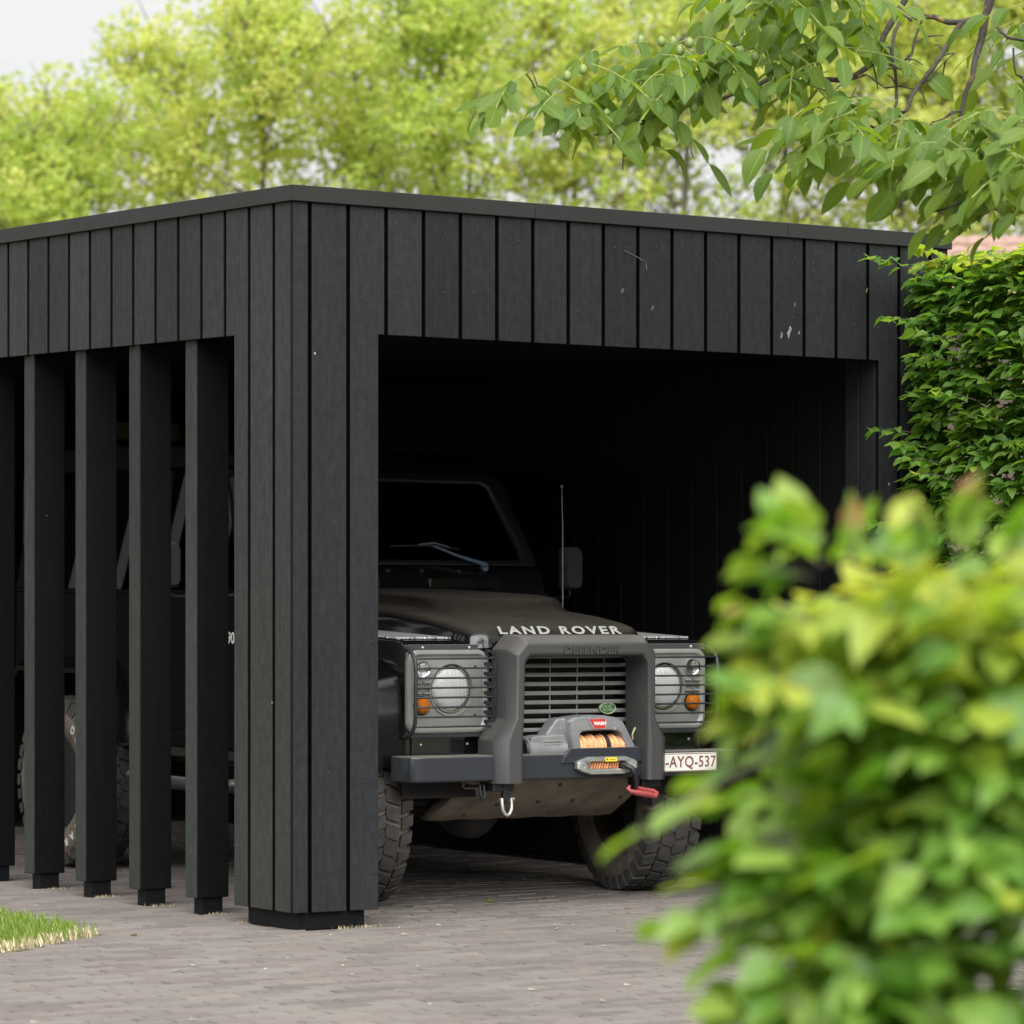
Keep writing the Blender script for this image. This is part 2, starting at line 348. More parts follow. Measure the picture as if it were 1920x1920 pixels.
def brick_geo(x0, x1, y0, y1, h):
    a, b, c, d = h; e = .004
    top = [(x0+e, y0+e, a), (x1-e, y0+e, b), (x1-e, y1-e, c), (x0+e, y1-e, d)]
    low = [(x0, y0, -.012), (x1, y0, -.012), (x1, y1, -.012), (x0, y1, -.012)]
    return [(x, y, z+SLOPE*y) for x, y, z in top+low], [(0, 1, 2, 3), (4, 5, 1, 0), (5, 6, 2, 1), (6, 7, 3, 2), (7, 4, 0, 3)]
bricks = []
row = 0; y = -8.6
while y < 5.8:
    x = -9.2 + (row % 2)*BL*.5 + random.uniform(-.02, .02)
    while x < 7.3:
        cx, cy = x+BL/2, y+BW/2
        edge = cx < -.02 and cx > -.62 and cy > .12
        if not inside(cx, cy, LAWN) and not (cx < -.75 and cy > .25):
            bricks.append((x, y, cx, cy))
        x += BL+JT
    y += BW+JT; row += 1
def visible_key(cx, cy):
    d = (Vector((cx, cy, 0))-CAM); z = d.dot(Fv); r = d.dot(Rv)
    if z < 1: return None
    px = 960+FPX*r/z; py = 1167+FPX*(CAM.z-SLOPE*cy)/z
    return z if (-20 < px < 1420 and py < 1925) else None
vis = sorted((k, i) for i, b in enumerate(bricks) if (k := visible_key(b[2], b[3])) is not None)
near = {i for k, i in vis[:300]}
rest = MB()
def hts(): 
    b = random.gauss(0, .0012); return [b+random.gauss(0, .0009) for _ in range(4)]
for i, (x, y, cx, cy) in enumerate(bricks):
    jx, jy = random.uniform(-.002, .002), random.uniform(-.0015, .0015)
    vs, fs = brick_geo(x+jx, x+BL+jx, y+jy, y+BW+jy, hts())
    if i in near: MB().add(vs, fs).obj('paver', 'paver', drv)
    else: rest.add(vs, fs)
tag(rest.obj('paver_field', 'paver', drv), kind='stuff')
# lawn soil and blades
lw = MB().prism(LAWN, -.05, -.002, lambda p, q, t: (p, q, t+SLOPE*q)).obj('lawn', 'soil'); tag(lw, kind='structure')
def blades(n, pts_fn, hgt, mats, name, wid=.0028, pick=None):
    V = np.zeros((n, 4, 3)); midx = np.zeros(n, int)
    for i in range(n):
        x, y, dry = pts_fn(); h = hgt*random.uniform(.5, 1.2)*(.7 if dry else 1); a = random.uniform(0, 2*PI); l = random.uniform(.1, .55)*h*(1.6 if dry else 1)
        dx, dy = math.cos(a), math.sin(a); w = wid*random.uniform(.7, 1.3); z = SLOPE*y-.003
        V[i] = [(x-dy*w, y+dx*w, z), (x+dy*w, y-dx*w, z), (x+dy*w*.7+dx*l*.45, y-dx*w*.7+dy*l*.45, z+h*.62), (x+dx*l, y+dy*l, z+h)]
        midx[i] = 1 if dry else 0
    return np_mesh(name, V.reshape(-1, 3), np.arange(n*4).reshape(n, 4), mats, midx)
def lawn_pt():
    while True:
        x, y = random.uniform(-2.6, -.62), random.uniform(-1.0, 2.6)
        if not inside(x, y, LAWN): continue
        e1 = ((-.735, .20), (-1.34, -.17)); nx, ny = .52, -.85
        dist = min((x+.735)*-nx*1+(y-.20)*-ny*1, 9)
        return x, y, (random.random() < (.95 if dist < .05 else .55 if dist < .12 else .10))
tag(mk('grass', blades(26000, lawn_pt, .055, ['grass', 'straw'], 'grass')), 'green lawn grass with a straw coloured edge beside the driveway', 'grass', kind='stuff')

# ------------------------------------------------------------------ carport
ZT, ZB, ZO, ZP = 2.8717, 2.8103, 2.3125, .0699
UE, U1, U2, V1, VE = 3.3323, .3892, 2.9414, .4449, 6.0
cp = empty('carport'); tag(cp, 'black timber carport with vertical board cladding and open slatted side', 'carport')
G = .0175
def shade_edges(o, ax):                                            # groove shade painted in: dark colour on all but the outer face
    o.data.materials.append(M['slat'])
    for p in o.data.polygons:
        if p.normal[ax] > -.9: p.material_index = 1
def plank_front(a, b, name='plank', mat='plank'):
    a2, b2 = a+G/2, b-G/2
    if b <= U1 or a >= U2: poly = [(a2, ZP), (b2, ZP), (b2, ZB), (a2, ZB)]
    elif a < U1: poly = [(a2, ZP), (U1, ZP), (U1, ZO), (b2, ZO), (b2, ZB), (a2, ZB)]
    elif b > U2: poly = [(U2, ZP), (b2, ZP), (b2, ZB), (a2, ZB), (a2, ZO), (U2, ZO)]
    else: poly = [(a2, ZO), (b2, ZO), (b2, ZB), (a2, ZB)]
    shade_edges(MB().prism(poly, 0, .02).shear().obj(name, mat, cp, bevel=.0025), 1)
es = [-G/2] + [.0754+.1753*i for i in range(19)] + [UE+G/2]
for a, b in zip(es, es[1:]): plank_front(a, b)
ym = lambda p, q, t: (t, p, q)
G = .021
es = [.0215-G/2] + [.146+.1857*i for i in range(32)] + [VE+G/2]
for a, b in zip(es, es[1:]):
    a2, b2 = a+G/2, b-G/2
    if b <= V1 or a > 5.7: poly = [(a2, ZP), (b2, ZP), (b2, ZB), (a2, ZB)]
    elif a < V1: poly = [(a2, ZP), (V1, ZP), (V1, ZO), (b2, ZO), (b2, ZB), (a2, ZB)]
    else: poly = [(a2, ZO), (b2, ZO), (b2, ZB), (a2, ZB)]
    shade_edges(MB().prism(poly, 0, .02, ym).shear().obj('plank', 'plank_side', cp, bevel=.0025), 0)
fr = MB()                                                      # hidden framing the boards are nailed to
fr.box(.024, UE-.02, .024, .14, ZO+.004, ZB-.003); fr.box(.024, .14, .145, VE-.03, ZO+.004, ZB-.003)
fr.box(.024, U1-.004, .0245, V1-.004, ZP+.004, ZO+.002); fr.box(U2+.024, UE-.02, .0245, .23, ZP+.004, ZO+.002)
fr.box(.024, .14, 5.76, VE-.03, ZP+.004, ZO+.002)
fr.shear().obj('frame', 'gap_black', cp)
for x0, x1, y0, y1 in ((.034, U1-.045, .030, V1-.05), (U2+.05, UE-.04, .03, .2), (.034, .13, 5.79, 5.95)):
    MB().box(x0, x1, y0, y1, 0, ZP+.003).shear().obj('column_foot', 'foot', cp, bevel=.003)
nails = MB()                                                   # small nail heads, two rows on the fascia and pairs down the corner
for i in range(19):
    u = .0754+.1753*i+.088 if i else .163
    for z in (2.73, 2.47) + ((2.1, 1.6, 1.1, .6, .2) if i < 2 or i > 16 else ()):
        for du in ((-.03, .03) if i % 3 else (.01,)): nails.lathe([(.002, .0035), (-.0015, .0035), (-.0028, .0018)], (u+du+random.uniform(-.012, .012), 0, z+random.uniform(-.03, .03)), 'y', 6)
for i in range(31):
    v = .146+.1857*i+.09
    for z in (2.72, 2.46) + ((2.1, 1.6, 1.1, .6, .2) if i < 1 else ()): nails.lathe([(.002, .0035), (-.0015, .0035), (-.0028, .0018)], (0, v+random.uniform(-.03, .03), z+random.uniform(-.03, .03)), 'x', 6)
SMEARS = [(2.448, 2.414, .017, 'smear_pale'), (2.405, 2.397, .009, 'smear_pale'), (2.50, 2.412, .006, 'smear_pale'), (2.476, 2.53, .009, 'smear_faint'), (1.571, 2.543, .014, 'smear_faint', 1.0), (1.725, 2.478, .012, 'smear_faint', 1.0), (2.873, 2.609, .006, 'timber', 2.2)]
WEB = [(1.581, 2.707), (1.636, 2.688), (1.69, 2.665), (1.694, 2.637)]
def splat(u, z, r, mat, st=1.6):                                # dried smears on the boards
    n = 11; MB().add([(u+r*random.uniform(.5, 1.1)*math.cos(2*PI*k/n)*.7+.3*r*math.sin(2*PI*k/n), -.0012, z+st*r*random.uniform(.6, 1.1)*math.sin(2*PI*k/n)+SLOPE*0) for k in range(n)], [tuple(range(n))]).obj('smear', mat, cp)
for a in SMEARS: splat(*a)
MB().tube([(WEB[k][0], -.004, WEB[k][1]) for k in range(4)], .0011, 4).obj('cobweb', 'smear_pale', cp)
tag(nails.shear().obj('nail_heads', 'nail', cp), kind='stuff')
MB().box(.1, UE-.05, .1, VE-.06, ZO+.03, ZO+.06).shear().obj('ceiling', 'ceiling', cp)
MB().box(.02, UE-.02, .02, VE-.02, ZB+.004, ZB+.03).shear().obj('roof', 'black', cp)
E_ = .014
def trim(poly, m): 
    MB().prism(poly, ZB, ZT, m).shear().obj('roof_trim', 'trim', cp, bevel=.002)
tm = lambda p, q, t: (p, q, t)
for a, b in ((-E_, 1.13), (1.1325, 2.43), (2.4325, UE+E_)):
    trim([(a, -E_), (b, -E_), (b, .05), (a+(.064 if a < 0 else 0), .05)], tm)
for a, b in ((-E_, 1.35), (1.3525, 3.8), (3.8025, VE+E_)):
    trim([(-E_, a+(.0015 if a < 0 else 0)), (.0485, a+(.065 if a < 0 else 0)), (.0485, b), (-E_, b)], tm)
trim([(UE+E_, .052), (UE+E_, VE+E_), (UE-.05, VE+E_), (UE-.05, .052)], tm); trim([(.051, VE+E_-.0), (UE-.052, VE+E_), (UE-.052, VE-.05), (.051, VE-.05)], tm)
i = 0; v = .776
while v < 5.6:
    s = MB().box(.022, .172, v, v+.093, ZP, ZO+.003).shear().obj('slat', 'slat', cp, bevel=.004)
    s.data.materials.append(M['plank_side'])                   # shade painted in: near-black faces, only the outer edge gets paler wood
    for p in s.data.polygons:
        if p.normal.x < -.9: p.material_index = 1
    MB().box(.056, .150, v+.012, v+.081, .0, ZP+.003).shear().obj('slat_foot', 'foot', s, bevel=.002)
    v += .466
# inside lining: right wall, back wall
e = [.0245, .13] + [.23+.1836*i for i in range(31)] + [VE-.05]
for a, b in zip(e, e[1:]):
    x = U2 if a < .2 else U2+.02
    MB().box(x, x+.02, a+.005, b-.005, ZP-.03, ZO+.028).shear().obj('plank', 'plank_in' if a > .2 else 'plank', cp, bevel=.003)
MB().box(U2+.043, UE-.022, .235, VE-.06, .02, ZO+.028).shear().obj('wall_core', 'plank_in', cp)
MB().box(UE-.02, UE, .0245, VE, ZP, ZB).shear().obj('side_wall', 'plank', cp)
x = .15
while x < 3.3:
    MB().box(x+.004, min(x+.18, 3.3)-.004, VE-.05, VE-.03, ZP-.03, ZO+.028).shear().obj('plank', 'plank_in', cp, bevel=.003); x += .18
MB().box(0.021, UE, VE-.028, VE, -.02, ZB).shear().obj('back_wall', 'plank', cp)
MB().box(2.25, 2.86, VE-.13, VE-.055, 2.115, 2.205).shear().obj('olive_strip', 'timber', cp, bevel=.003)  # added bar, its olive colour stands in for a green reflection

# ------------------------------------------------------------------ off-road car
car = empty('off_road_car', (1.60, .50, SLOPE*.5), (math.atan(SLOPE), 0, 0))
tag(car, 'black off-road car with grey bull bar and winch parked in the carport', 'car')
AX = .45; WB = 2.36; HW = .765
def P(mb, name, mat, parent=None, smooth=None, bevel=0, seg=2): return mb.obj(name, mat, parent or car, smooth, bevel, seg)
# bonnet
def bz(x, y):
    ys_ = [-.03, -.02, -.005, .015, .05, .12, .3, .6, 1.22]; z_ = [1.088, 1.116, 1.141, 1.160, 1.175, 1.190, 1.215, 1.243, 1.272]
    z = float(np.interp(y, ys_, z_)); e = abs(x)/.475
    z -= .018*e**3
    w = .31+.02*(y); yb = .30+.10*(abs(x)/.33)**2
    s1 = min(1, max(0, (y-yb)/.075)); s1 = s1*s1*(3-2*s1); s2 = min(1, max(0, (w+.045-abs(x))/.045)); s2 = s2*s2*(3-2*s2)
    return z + .056*s1*s2-.010*max(0, (y-.6)/.62)*s2
bn = MB(); xs = [-.475, -.473, -.465, -.45, -.43, -.40, -.375, -.355, -.34, -.325, -.31, -.28, -.22, -.15, -.08, 0]; xs = xs + [-q for q in reversed(xs[:-1])]
drop = {-.475: .085, -.473: .05, -.465: .022, -.45: .008}
yy = [-.03, -.025, -.02, -.012, -.005, .005, .015, .03, .05, .06, .09, .12, .17, .22, .27, .30, .33, .36, .39, .42, .45, .5, .6, .75, .9, 1.05, 1.22]
def bp(a, b):
    x = xs[round(a*(len(xs)-1))]; y = yy[round(b*(len(yy)-1))]
    ycor = y + .07*max(0, (abs(x)-.36)/.115)**2*max(0, 1-(y+.03)/.5)
    return (x, ycor, bz(x, y) - drop.get(-abs(x), 0))
bn.grid(len(xs), len(yy), bp)
n0 = len(xs); bn.add([(x, bp(i/(n0-1), 0)[1]+.012, 1.055) for i, x in enumerate(xs)] + [bp(i/(n0-1), 0) for i in range(n0)], [(i, i+1, n0+i+1, n0+i) for i in range(n0-1)])
bonnet = P(bn, 'bonnet', 'bonnet', smooth=50)
text('letter', 'LAND ROVER', .056, Matrix.Translation((.0, -.0045, 1.1475)) @ Matrix.Rotation(rad(50), 4, 'X'), 'letter', bonnet, .0015, .0016, sx=1.5, spacing=1.3)
# wings
for sgn, nm in ((-1, 'wing'), (1, 'wing')):
    w = MB(); zf = [.62]; arch = []
    for k in range(17):
        a = PI*k/16; arch.append((AX+.07 + -.47*math.cos(a), max(.60, .46+.47*math.sin(a))))
    side = [(.03, .60), (.012, .70), (.0, .80), (.0, 1.06), (.012, 1.088), (.035, 1.105), (.08, 1.112), (1.15, 1.152), (1.15, .60)]
    poly = side[2:] + [(1.0, .60)] + [p for p in reversed(arch) if .0 < p[0] < 1.0] + [(.0, .62)]
    P(MB().prism(poly, sgn*(HW-.03), sgn*HW, lambda p, q, t: (t, p, q)), 'wing', 'paint', smooth=40, bevel=.018, seg=3)
    P(MB().prism([(.004, 1.03), (.004, 1.055), (.012, 1.085), (.032, 1.103), (.08, 1.110), (1.15, 1.149), (1.15, 1.03)], sgn*.44, sgn*(HW-.032), lambda p, q, t: (t, p, q)), 'wing_top', 'paint', smooth=40)
    fp = MB().box(*sorted((sgn*.40, sgn*(HW-.031))), .0, .03, .62, 1.032)
    fpo = P(fp, 'front_panel', 'paint', bevel=.006)
    ch = MB().prism([(.09, 1.1125), (1.12, 1.151), (1.12, 1.158), (.09, 1.120)], sgn*.485, sgn*(HW-.012), lambda p, q, t: (t, p, q))
    P(ch, 'chequer_plate', 'chequer', bevel=.002)
    # flare
    pts = [(.01, .60), (.015, .74), (.035, .92), (.10, 1.0), (.20, 1.035), (.80, 1.035), (.92, .97), (1.0, .80), (1.03, .62)]
    pin = [(.075, .60), (.08, .74), (.10, .87), (.16, .93), (.24, .955), (.76, .955), (.85, .90), (.93, .78), (.965, .62)]
    f = MB(); rows = [[(sgn*(HW-.005), *p) for p in pts], [(sgn*(HW+.07), p[0]+(.02 if p[0] < .5 else -.02), p[1]-.012) for p in pts],
                      [(sgn*(HW+.115), (p[0]+q[0])/2, (p[1]+q[1])/2) for p, q in zip(pts, pin)], [(sgn*(HW+.118), *q) for q in pin], [(sgn*(HW-.02), *q) for q in pin]]
    f.rings(rows, False, False); P(f, 'wheel_arch_flare', 'flare', smooth=45)
    # inner arch liner
    l = MB().grid(9, 2, lambda a, b: (sgn*(.40+(.365*b)), AX+.07-.50*math.cos(PI*a), .46+.50*math.sin(PI*a))); P(l, 'arch_liner', 'under', smooth=40)
# headlight panels
def rrect(cx, cz, w, h, r, n=5):
    o = []
    for k, (sx, sz) in enumerate(((1, 1), (-1, 1), (-1, -1), (1, -1))):
        for j in range(n):
            a = PI/2*k + PI/2*j/(n-1); o.append((cx+sx*(w/2-r)+r*math.cos(a), cz+sz*(h/2-r)+r*math.sin(a)))
    return o
HL = (.548, .908)
for sgn in (-1, 1):
    hp = empty('headlight_panel'); hp.parent = car
    cx = sgn*.565
    def ring_at(w, h, r, y): return [(p, y, q) for p, q in rrect(cx, .897, w, h, r)]
    hb = MB(); hb.rings([ring_at(.405, .345, .05, .0), ring_at(.405, .345, .05, -.012), ring_at(.39, .33, .046, -.020), ring_at(.372, .312, .042, -.021), ring_at(.355, .295, .036, -.012), ring_at(.35, .29, .035, -.010)], True, False)
    # face with a round hole for the lamp
    N = 40; hole = [(sgn*HL[0]+.112*math.cos(2*PI*k/N), -.010, HL[1]+.112*math.sin(2*PI*k/N)) for k in range(N)]
    def onrect(a):
        dx, dz = math.cos(a), math.sin(a); x0, x1, z0, z1 = cx-.171-sgn*HL[0], cx+.171-sgn*HL[0], .897-.141-HL[1], .897+.141-HL[1]
        t = min((x1/dx if dx > 1e-6 else x0/dx if dx < -1e-6 else 9), (z1/dz if dz > 1e-6 else z0/dz if dz < -1e-6 else 9)); return (sgn*HL[0]+dx*t, -.010, HL[1]+dz*t)
    outr = [onrect(2*PI*k/N) for k in range(N)]
    outr2 = [(p[0]+(.006 if p[0] > cx else -.006), -.0098, p[2]+(.006 if p[2] > .897 else -.006)) for p in outr]
    hb.rings([outr2, outr, hole, [(p[0]*1, -.016, p[2]) for p in hole], [(sgn*HL[0]+(p[0]-sgn*HL[0])*.93, -.016, HL[1]+(p[2]-HL[1])*.93) for p in hole], [(sgn*HL[0]+(p[0]-sgn*HL[0])*.83, .02, HL[1]+(p[2]-HL[1])*.83) for p in hole]], True, False)
    hb.obj('panel', 'panel', hp, smooth=35)
    hl = MB().lathe([(.035, .02), (.030, .05), (.018, .075), (.004, .088), (-.002, .090)], (sgn*HL[0], 0, HL[1]), 'y', 32, True).obj('headlight', 'reflector', hp, smooth=60)
    mk('lamp_lens', MB().lathe([(.000, .0885), (-.004, .088), (-.012, .080), (-.020, .062), (-.026, .036), (-.028, .006)], (0, 0, 0), 'y', 32, True).mesh('lamp_lens', 'lens', 60), hl).location = (sgn*HL[0], -.002, HL[1])
    MB().lathe([(.006, .088), (-.008, .093), (-.008, .096), (.006, .098)], (sgn*HL[0], 0, HL[1]), 'y', 32, False).obj('lamp_ring', 'chrome', hl, smooth=60)
    MB().lathe([(.03, .012), (.0, .012), (-.006, .006)], (sgn*HL[0], 0, HL[1]), 'y', 10).obj('bulb', 'steel', hl, smooth=40)
    for nm, z, mt in (('side_lamp', .993, 'clear'), ('indicator_lamp', .842, 'amber')):
        c = (sgn*.695, 0, z)
        lp = MB().lathe([(-.006, .040), (-.016, .040), (-.016, .034), (-.008, .032)], c, 'y', 20, False).obj(nm, 'black' if mt == 'amber' else 'panel', hp, smooth=40)
        if mt == 'clear': MB().lathe([(-.0105, .034), (-.012, .02), (-.009, .004)], c, 'y', 20).obj('reflector', 'chrome', lp, smooth=40)
        mk('lens', MB().lathe([(-.008, .034), (-.028, .033), (-.038, .027), (-.044, .016), (-.046, .004)], (0, 0, 0), 'y', 20).mesh('lens', mt, 50), lp).location = c
    for j in range(3):
        for k in range(2):
            x = sgn*.695+(k-.5)*.042; z = .943-.022*j
            MB().add([(x-.017, -.011, z), (x+.017, -.011, z), (x+.017, -.024, z-.009), (x-.017, -.024, z-.009), (x-.019, -.011, z-.013), (x+.019, -.011, z-.013)], [(0, 1, 2, 3), (3, 2, 5, 4)]).obj('louvre', 'panel', hp)
    for x, z in ((sgn*.43, 1.0), (sgn*.43, .80)): MB().lathe([(-.010, .006), (-.014, .005)], (x, 0, z), 'y', 8).obj('screw', 'black', hp)
    # cage
    cg = empty('headlight_guard'); cg.parent = car
    X0, X1 = sgn*.775, sgn*.385
    for j in range(8):
        z = 1.036-.0397*j
        MB().tube([(X1, -.085, z), (sgn*.58, -.090, z), (X0-sgn*.012, -.088, z), (X0-sgn*.002, -.082, z)], .0042, 6).obj('bar', 'wire', cg, smooth=60)
    MB().tube([(X0, -.006, 1.078), (X0, -.030, 1.074), (X0, -.060, 1.058), (X0, -.082, 1.03), (X0, -.090, .995), (X0, -.090, .81), (X0, -.085, .765), (X0, -.065, .735), (X0, -.03, .715), (X0, -.006, .712)], .0085, 8).obj('upright', 'wire', cg, smooth=60)
    st = MB(); za, zb_ = .715, 1.078
    st.prism([(-.006, 1.078), (-.05, 1.07), (-.085, 1.04), (-.092, 1.0), (-.092, .78), (-.085, .735), (-.05, .715), (-.006, .712), (-.006, .73), (-.045, .733), (-.072, .748), (-.078, .78), (-.078, 1.0), (-.072, 1.03), (-.045, 1.052), (-.006, 1.06)], X1-.003, X1+.003, lambda p, q, t: (t, p, q))
    for j in range(9): st.box(X1-.003, X1+.003, -.079, -.006, 1.045-.0397*j, 1.058-.0397*j)
    st.obj('side_strip', 'wire', cg)
    MB().prism([(-.005, 1.066), (-.010, 1.066), (-.010, 1.090), (-.005, 1.092)], sgn*.385, sgn*.765, lambda p, q, t: (t, p, q)).obj('flange', 'plastic', cg)
    MB().prism([(-.005, .725), (-.045, .722), (-.045, .712), (-.005, .71)], sgn*.385, sgn*.77, lambda p, q, t: (t, p, q)).obj('flange', 'wire', cg, bevel=.002)
    for x, z, y in ((sgn*.69, 1.079, -.010), (sgn*.46, 1.079, -.010), (sgn*.69, .682, .0), (sgn*.46, .682, .0)):
        MB().lathe([(y, .007), (y-.004, .006), (y-.006, .003)], (x, 0, z), 'y', 10).obj('rivet', 'steel', cg, smooth=50)
# grille
gr = empty('grille'); gr.parent = car
MB().box(-.40, .40, .09, .10, .60, 1.08).obj('radiator', 'under', gr)
MB().box(-.365, .365, .075, .082, .66, .69).obj('hose', 'brown', gr)
for x0, x1 in ((-.40, -.355), (.355, .40)): MB().box(x0, x1, -.005, .09, .62, 1.06).obj('surround', 'black', gr)
MB().box(-.354, .354, .0, .09, 1.052, 1.07).obj('surround', 'black', gr)
for j in range(10):
    z = 1.040-.0383*j
    MB().prism([(-.004, z-.008), (-.006, z+.0), (.002, z+.008), (.030, z+.004), (.030, z-.004)], -.354, .354, lambda p, q, t: (t, p, q)).obj('slat', 'grille', gr, smooth=30)
for x in (-.32, -.18, -.04, .10, .24): MB().box(x-.0018, x+.0018, .0035, .008, .69, 1.04).obj('rib', 'grille', gr)
bo = MB(); bo.rings([[(.245+a*math.cos(2*PI*k/28), y, .820+b*math.sin(2*PI*k/28)) for k in range(28)] for a, b, y in ((.041, .0235, .0), (.041, .0235, -.016), (.037, .020, -.019))]); oval = P(bo, 'oval_badge', 'green', smooth=40)
MB().rings([[(.245+a*math.cos(2*PI*k/28), y, .820+b*math.sin(2*PI*k/28)) for k in range(28)] for a, b, y in ((.0425, .0245, -.012), (.0415, .0238, -.020), (.038, .0205, -.0185))], True, False).obj('rim', 'gold', oval, smooth=40)
text('letter', 'LAND', .018, face_front(.240, -.0195, .8275), 'gold', oval, .0004, sx=1.1); text('letter', 'ROVER', .018, face_front(.250, -.0195, .8125), 'gold', oval, .0004, sx=1.1)
# bumper
bpo = MB(); prof = []
def bumper_pts(y0, zlo, zhi, x0, x1): pass
bl = [(-.850, -.02), (-.848, -.09), (-.835, -.135), (-.81, -.155), (-.77, -.160), (.77, -.160), (.81, -.155), (.835, -.135), (.848, -.09), (.850, -.02)]
P(MB().prism(bl, .535, .640, lambda p, q, t: (p, q, t)), 'bumper', 'bumper', smooth=40, bevel=.008, seg=3)
P(MB().prism([(-.10, .600), (-.085, .628), (-.055, .662), (.30, .662), (.335, .630), (.35, .60)], -.1675, -.150, lambda p, q, t: (p, t, q)), 'winch_plate', 'bumper', bevel=.003)
# bull bar
bb = MB()
out = [(-.44, .525), (-.44, .700), (-.375, .790), (-.375, 1.070), (-.315, 1.132), (.315, 1.132), (.375, 1.070), (.375, .790), (.44, .700), (.44, .525)]
inn = [(-.318, .525), (-.318, .700), (-.316, .790), (-.312, 1.020), (-.288, 1.046), (.288, 1.046), (.312, 1.020), (.316, .790), (.318, .700), (.318, .525)]
def inset(poly, other, t): return [(a[0]+(b[0]-a[0])*t, a[1]+(b[1]-a[1])*t) for a, b in zip(poly, other)]
ringsb = [[(p, -.05, q) for p, q in out], [(p, -.150, q) for p, q in out], [(p, -.178, q) for p, q in inset(out, inn, .10)], [(p, -.208, q) for p, q in inset(out, inn, .38)],
          [(p, -.210, q) for p, q in inset(out, inn, .90)], [(p, -.200, q) for p, q in inn], [(p, -.05, q) for p, q in inn]]
bb.rings(ringsb, False, False); n = len(out); bb.add([r[0] for r in ringsb], [tuple(range(7))]); bb.add([r[-1] for r in ringsb], [tuple(range(7))])
bb.add(ringsb[0]+ringsb[-1], [(i, i+1, n+i+1, n+i) for i in range(n-1)])
bull = P(bb, 'bull_bar', 'plastic', smooth=28, bevel=.006)
text('letter', 'DEFENDER', .046, face_front(.02, -.2105, 1.069), 'plastic', bull, .0035, .001, sx=1.25, spacing=1.05)
for x in (-.379, .379): MB().box(x-.052, x+.052, -.150, -.05, .49, .53).obj('mount', 'black', bull, bevel=.004)
# number plate
npl = P(MB().box(.395, .715, -.169, -.163, .552, .632), 'number_plate', 'plate', bevel=.002)
text('letter', '1-AYQ-537', .066, face_front(.556, -.1698, .592), 'maroon', npl, .0003, .0006, sx=.92, spacing=1.06)
for bx in ((.398, .712, .627, .630), (.398, .712, .554, .557)): MB().box(bx[0], bx[1], -.1697, -.168, bx[2], bx[3]).obj('border', 'maroon', npl)
MB().box(.7095, .7125, -.1697, -.168, .5575, .6265).obj('border', 'maroon', npl)
# winch
wn = empty('winch'); wn.parent = car
hx = lambda X: (X-685)*.000464-.033+.05
hzf = lambda Y: 1.183-.00222*(1320+Y/6-1167)
ho = [(hx(640), .610), (hx(575), hzf(300)), (hx(585), hzf(185)), (hx(640), hzf(150)), (hx(800), hzf(130)), (hx(980), hzf(132)), (hx(1110), hzf(155)), (hx(1175), hzf(195)), (hx(1250), hzf(340)), (hx(1340), hzf(520)), (hx(1350), .610)]
wi = [(hx(735), .610), (hx(705), hzf(420)), (hx(697), hzf(350)), (hx(720), hzf(312)), (hx(800), hzf(302)), (hx(1040), hzf(300)), (hx(1120), hzf(308)), (hx(1160), hzf(340)), (hx(1190), hzf(430)), (hx(1215), hzf(520)), (hx(1220), .610)]
wr = [[(p, -.02, q) for p, q in ho], [(p, -.115, q) for p, q in ho], [(p, -.128, q) for p, q in inset(ho, wi, .12)], [(p, -.128, q) for p, q in inset(ho, wi, .92)], [(p, -.122, q) for p, q in wi], [(p, -.035, q) for p, q in wi]]
hsg = MB().rings(wr, False, False).obj('housing', 'winch', wn, smooth=30)
MB().box(hx(700), hx(1240), -.036, -.028, .61, hzf(290)).obj('back_plate', 'brown', wn)
bk = MB().prism([(hx(360), hzf(340)), (hx(480), hzf(165)), (hx(585), hzf(150)), (hx(640), .61), (hx(360), .61)], -.10, -.03, lambda p, q, t: (p, t, q)).obj('gearbox', 'winch', wn, bevel=.008)
dr = MB(); 
for k in range(13):
    x = hx(700)+.0185*k*.98; r = .050+.006*math.sin(k*2.1)
    dr.lathe([(x, r*.93), (x+.004, r), (x+.013, r), (x+.0178, r*.93)], (0, -.078, .660), 'x', 20)
dr.obj('rope_drum', 'rope_pale', wn, smooth=50)
dk = MB().lathe([(hx(985), .050), (hx(987), .059), (hx(1030), .059), (hx(1032), .05)], (0, -.078, .660), 'x', 20).obj('rope_strap', 'black', wn, smooth=50)
mt = MB().lathe([(hx(150), .046), (hx(165), .054), (hx(240), .056), (hx(262), .052), (hx(560), .052)], (0, -.080, .655), 'x', 28).obj('motor', 'winch', wn, smooth=35)
MB().prism([(hx(160), .66), (hx(165), hzf(365)), (hx(270), hzf(345)), (hx(520), hzf(340)), (hx(560), hzf(420)), (hx(560), .64), (hx(160), .64)], -.125, -.04, lambda p, q, t: (p, t, q)).obj('motor_cover', 'winch', wn, bevel=.006)
MB().lathe([(hx(128), .020), (hx(130), .040), (hx(150), .045)], (0, -.080, .655), 'x', 24).obj('motor_cap', 'winch_dark', wn, smooth=40)
for j in range(5):
    z = .640+.0125*j; MB().box(hx(300), hx(490), -.1295, -.124, z, z+.0045).obj('fin', 'winch_dark' if j < 3 else 'steel', wn)
MB().add([(hx(180), -.130, .642), (hx(230), -.130, .642), (hx(205), -.130, .668)], [(0, 1, 2)]).obj('warning_sticker', 'yellow', wn)
gb = MB().lathe([(hx(1345), .056), (hx(1400), .056), (hx(1440), .050), (hx(1470), .035)], (0, -.080, .650), 'x', 24).obj('gear_end', 'winch', wn, smooth=40)
MB().box(hx(1360), hx(1425), -.125, -.09, .692, .706).obj('label_plate', 'steel', wn, bevel=.002)
lv = MB().tube([(hx(1330), -.10, .690), (hx(1310), -.11, .712), (hx(1325), -.115, .735), (hx(1365), -.12, .752)], .0045, 8).obj('clutch_lever', 'gold', wn, smooth=60)
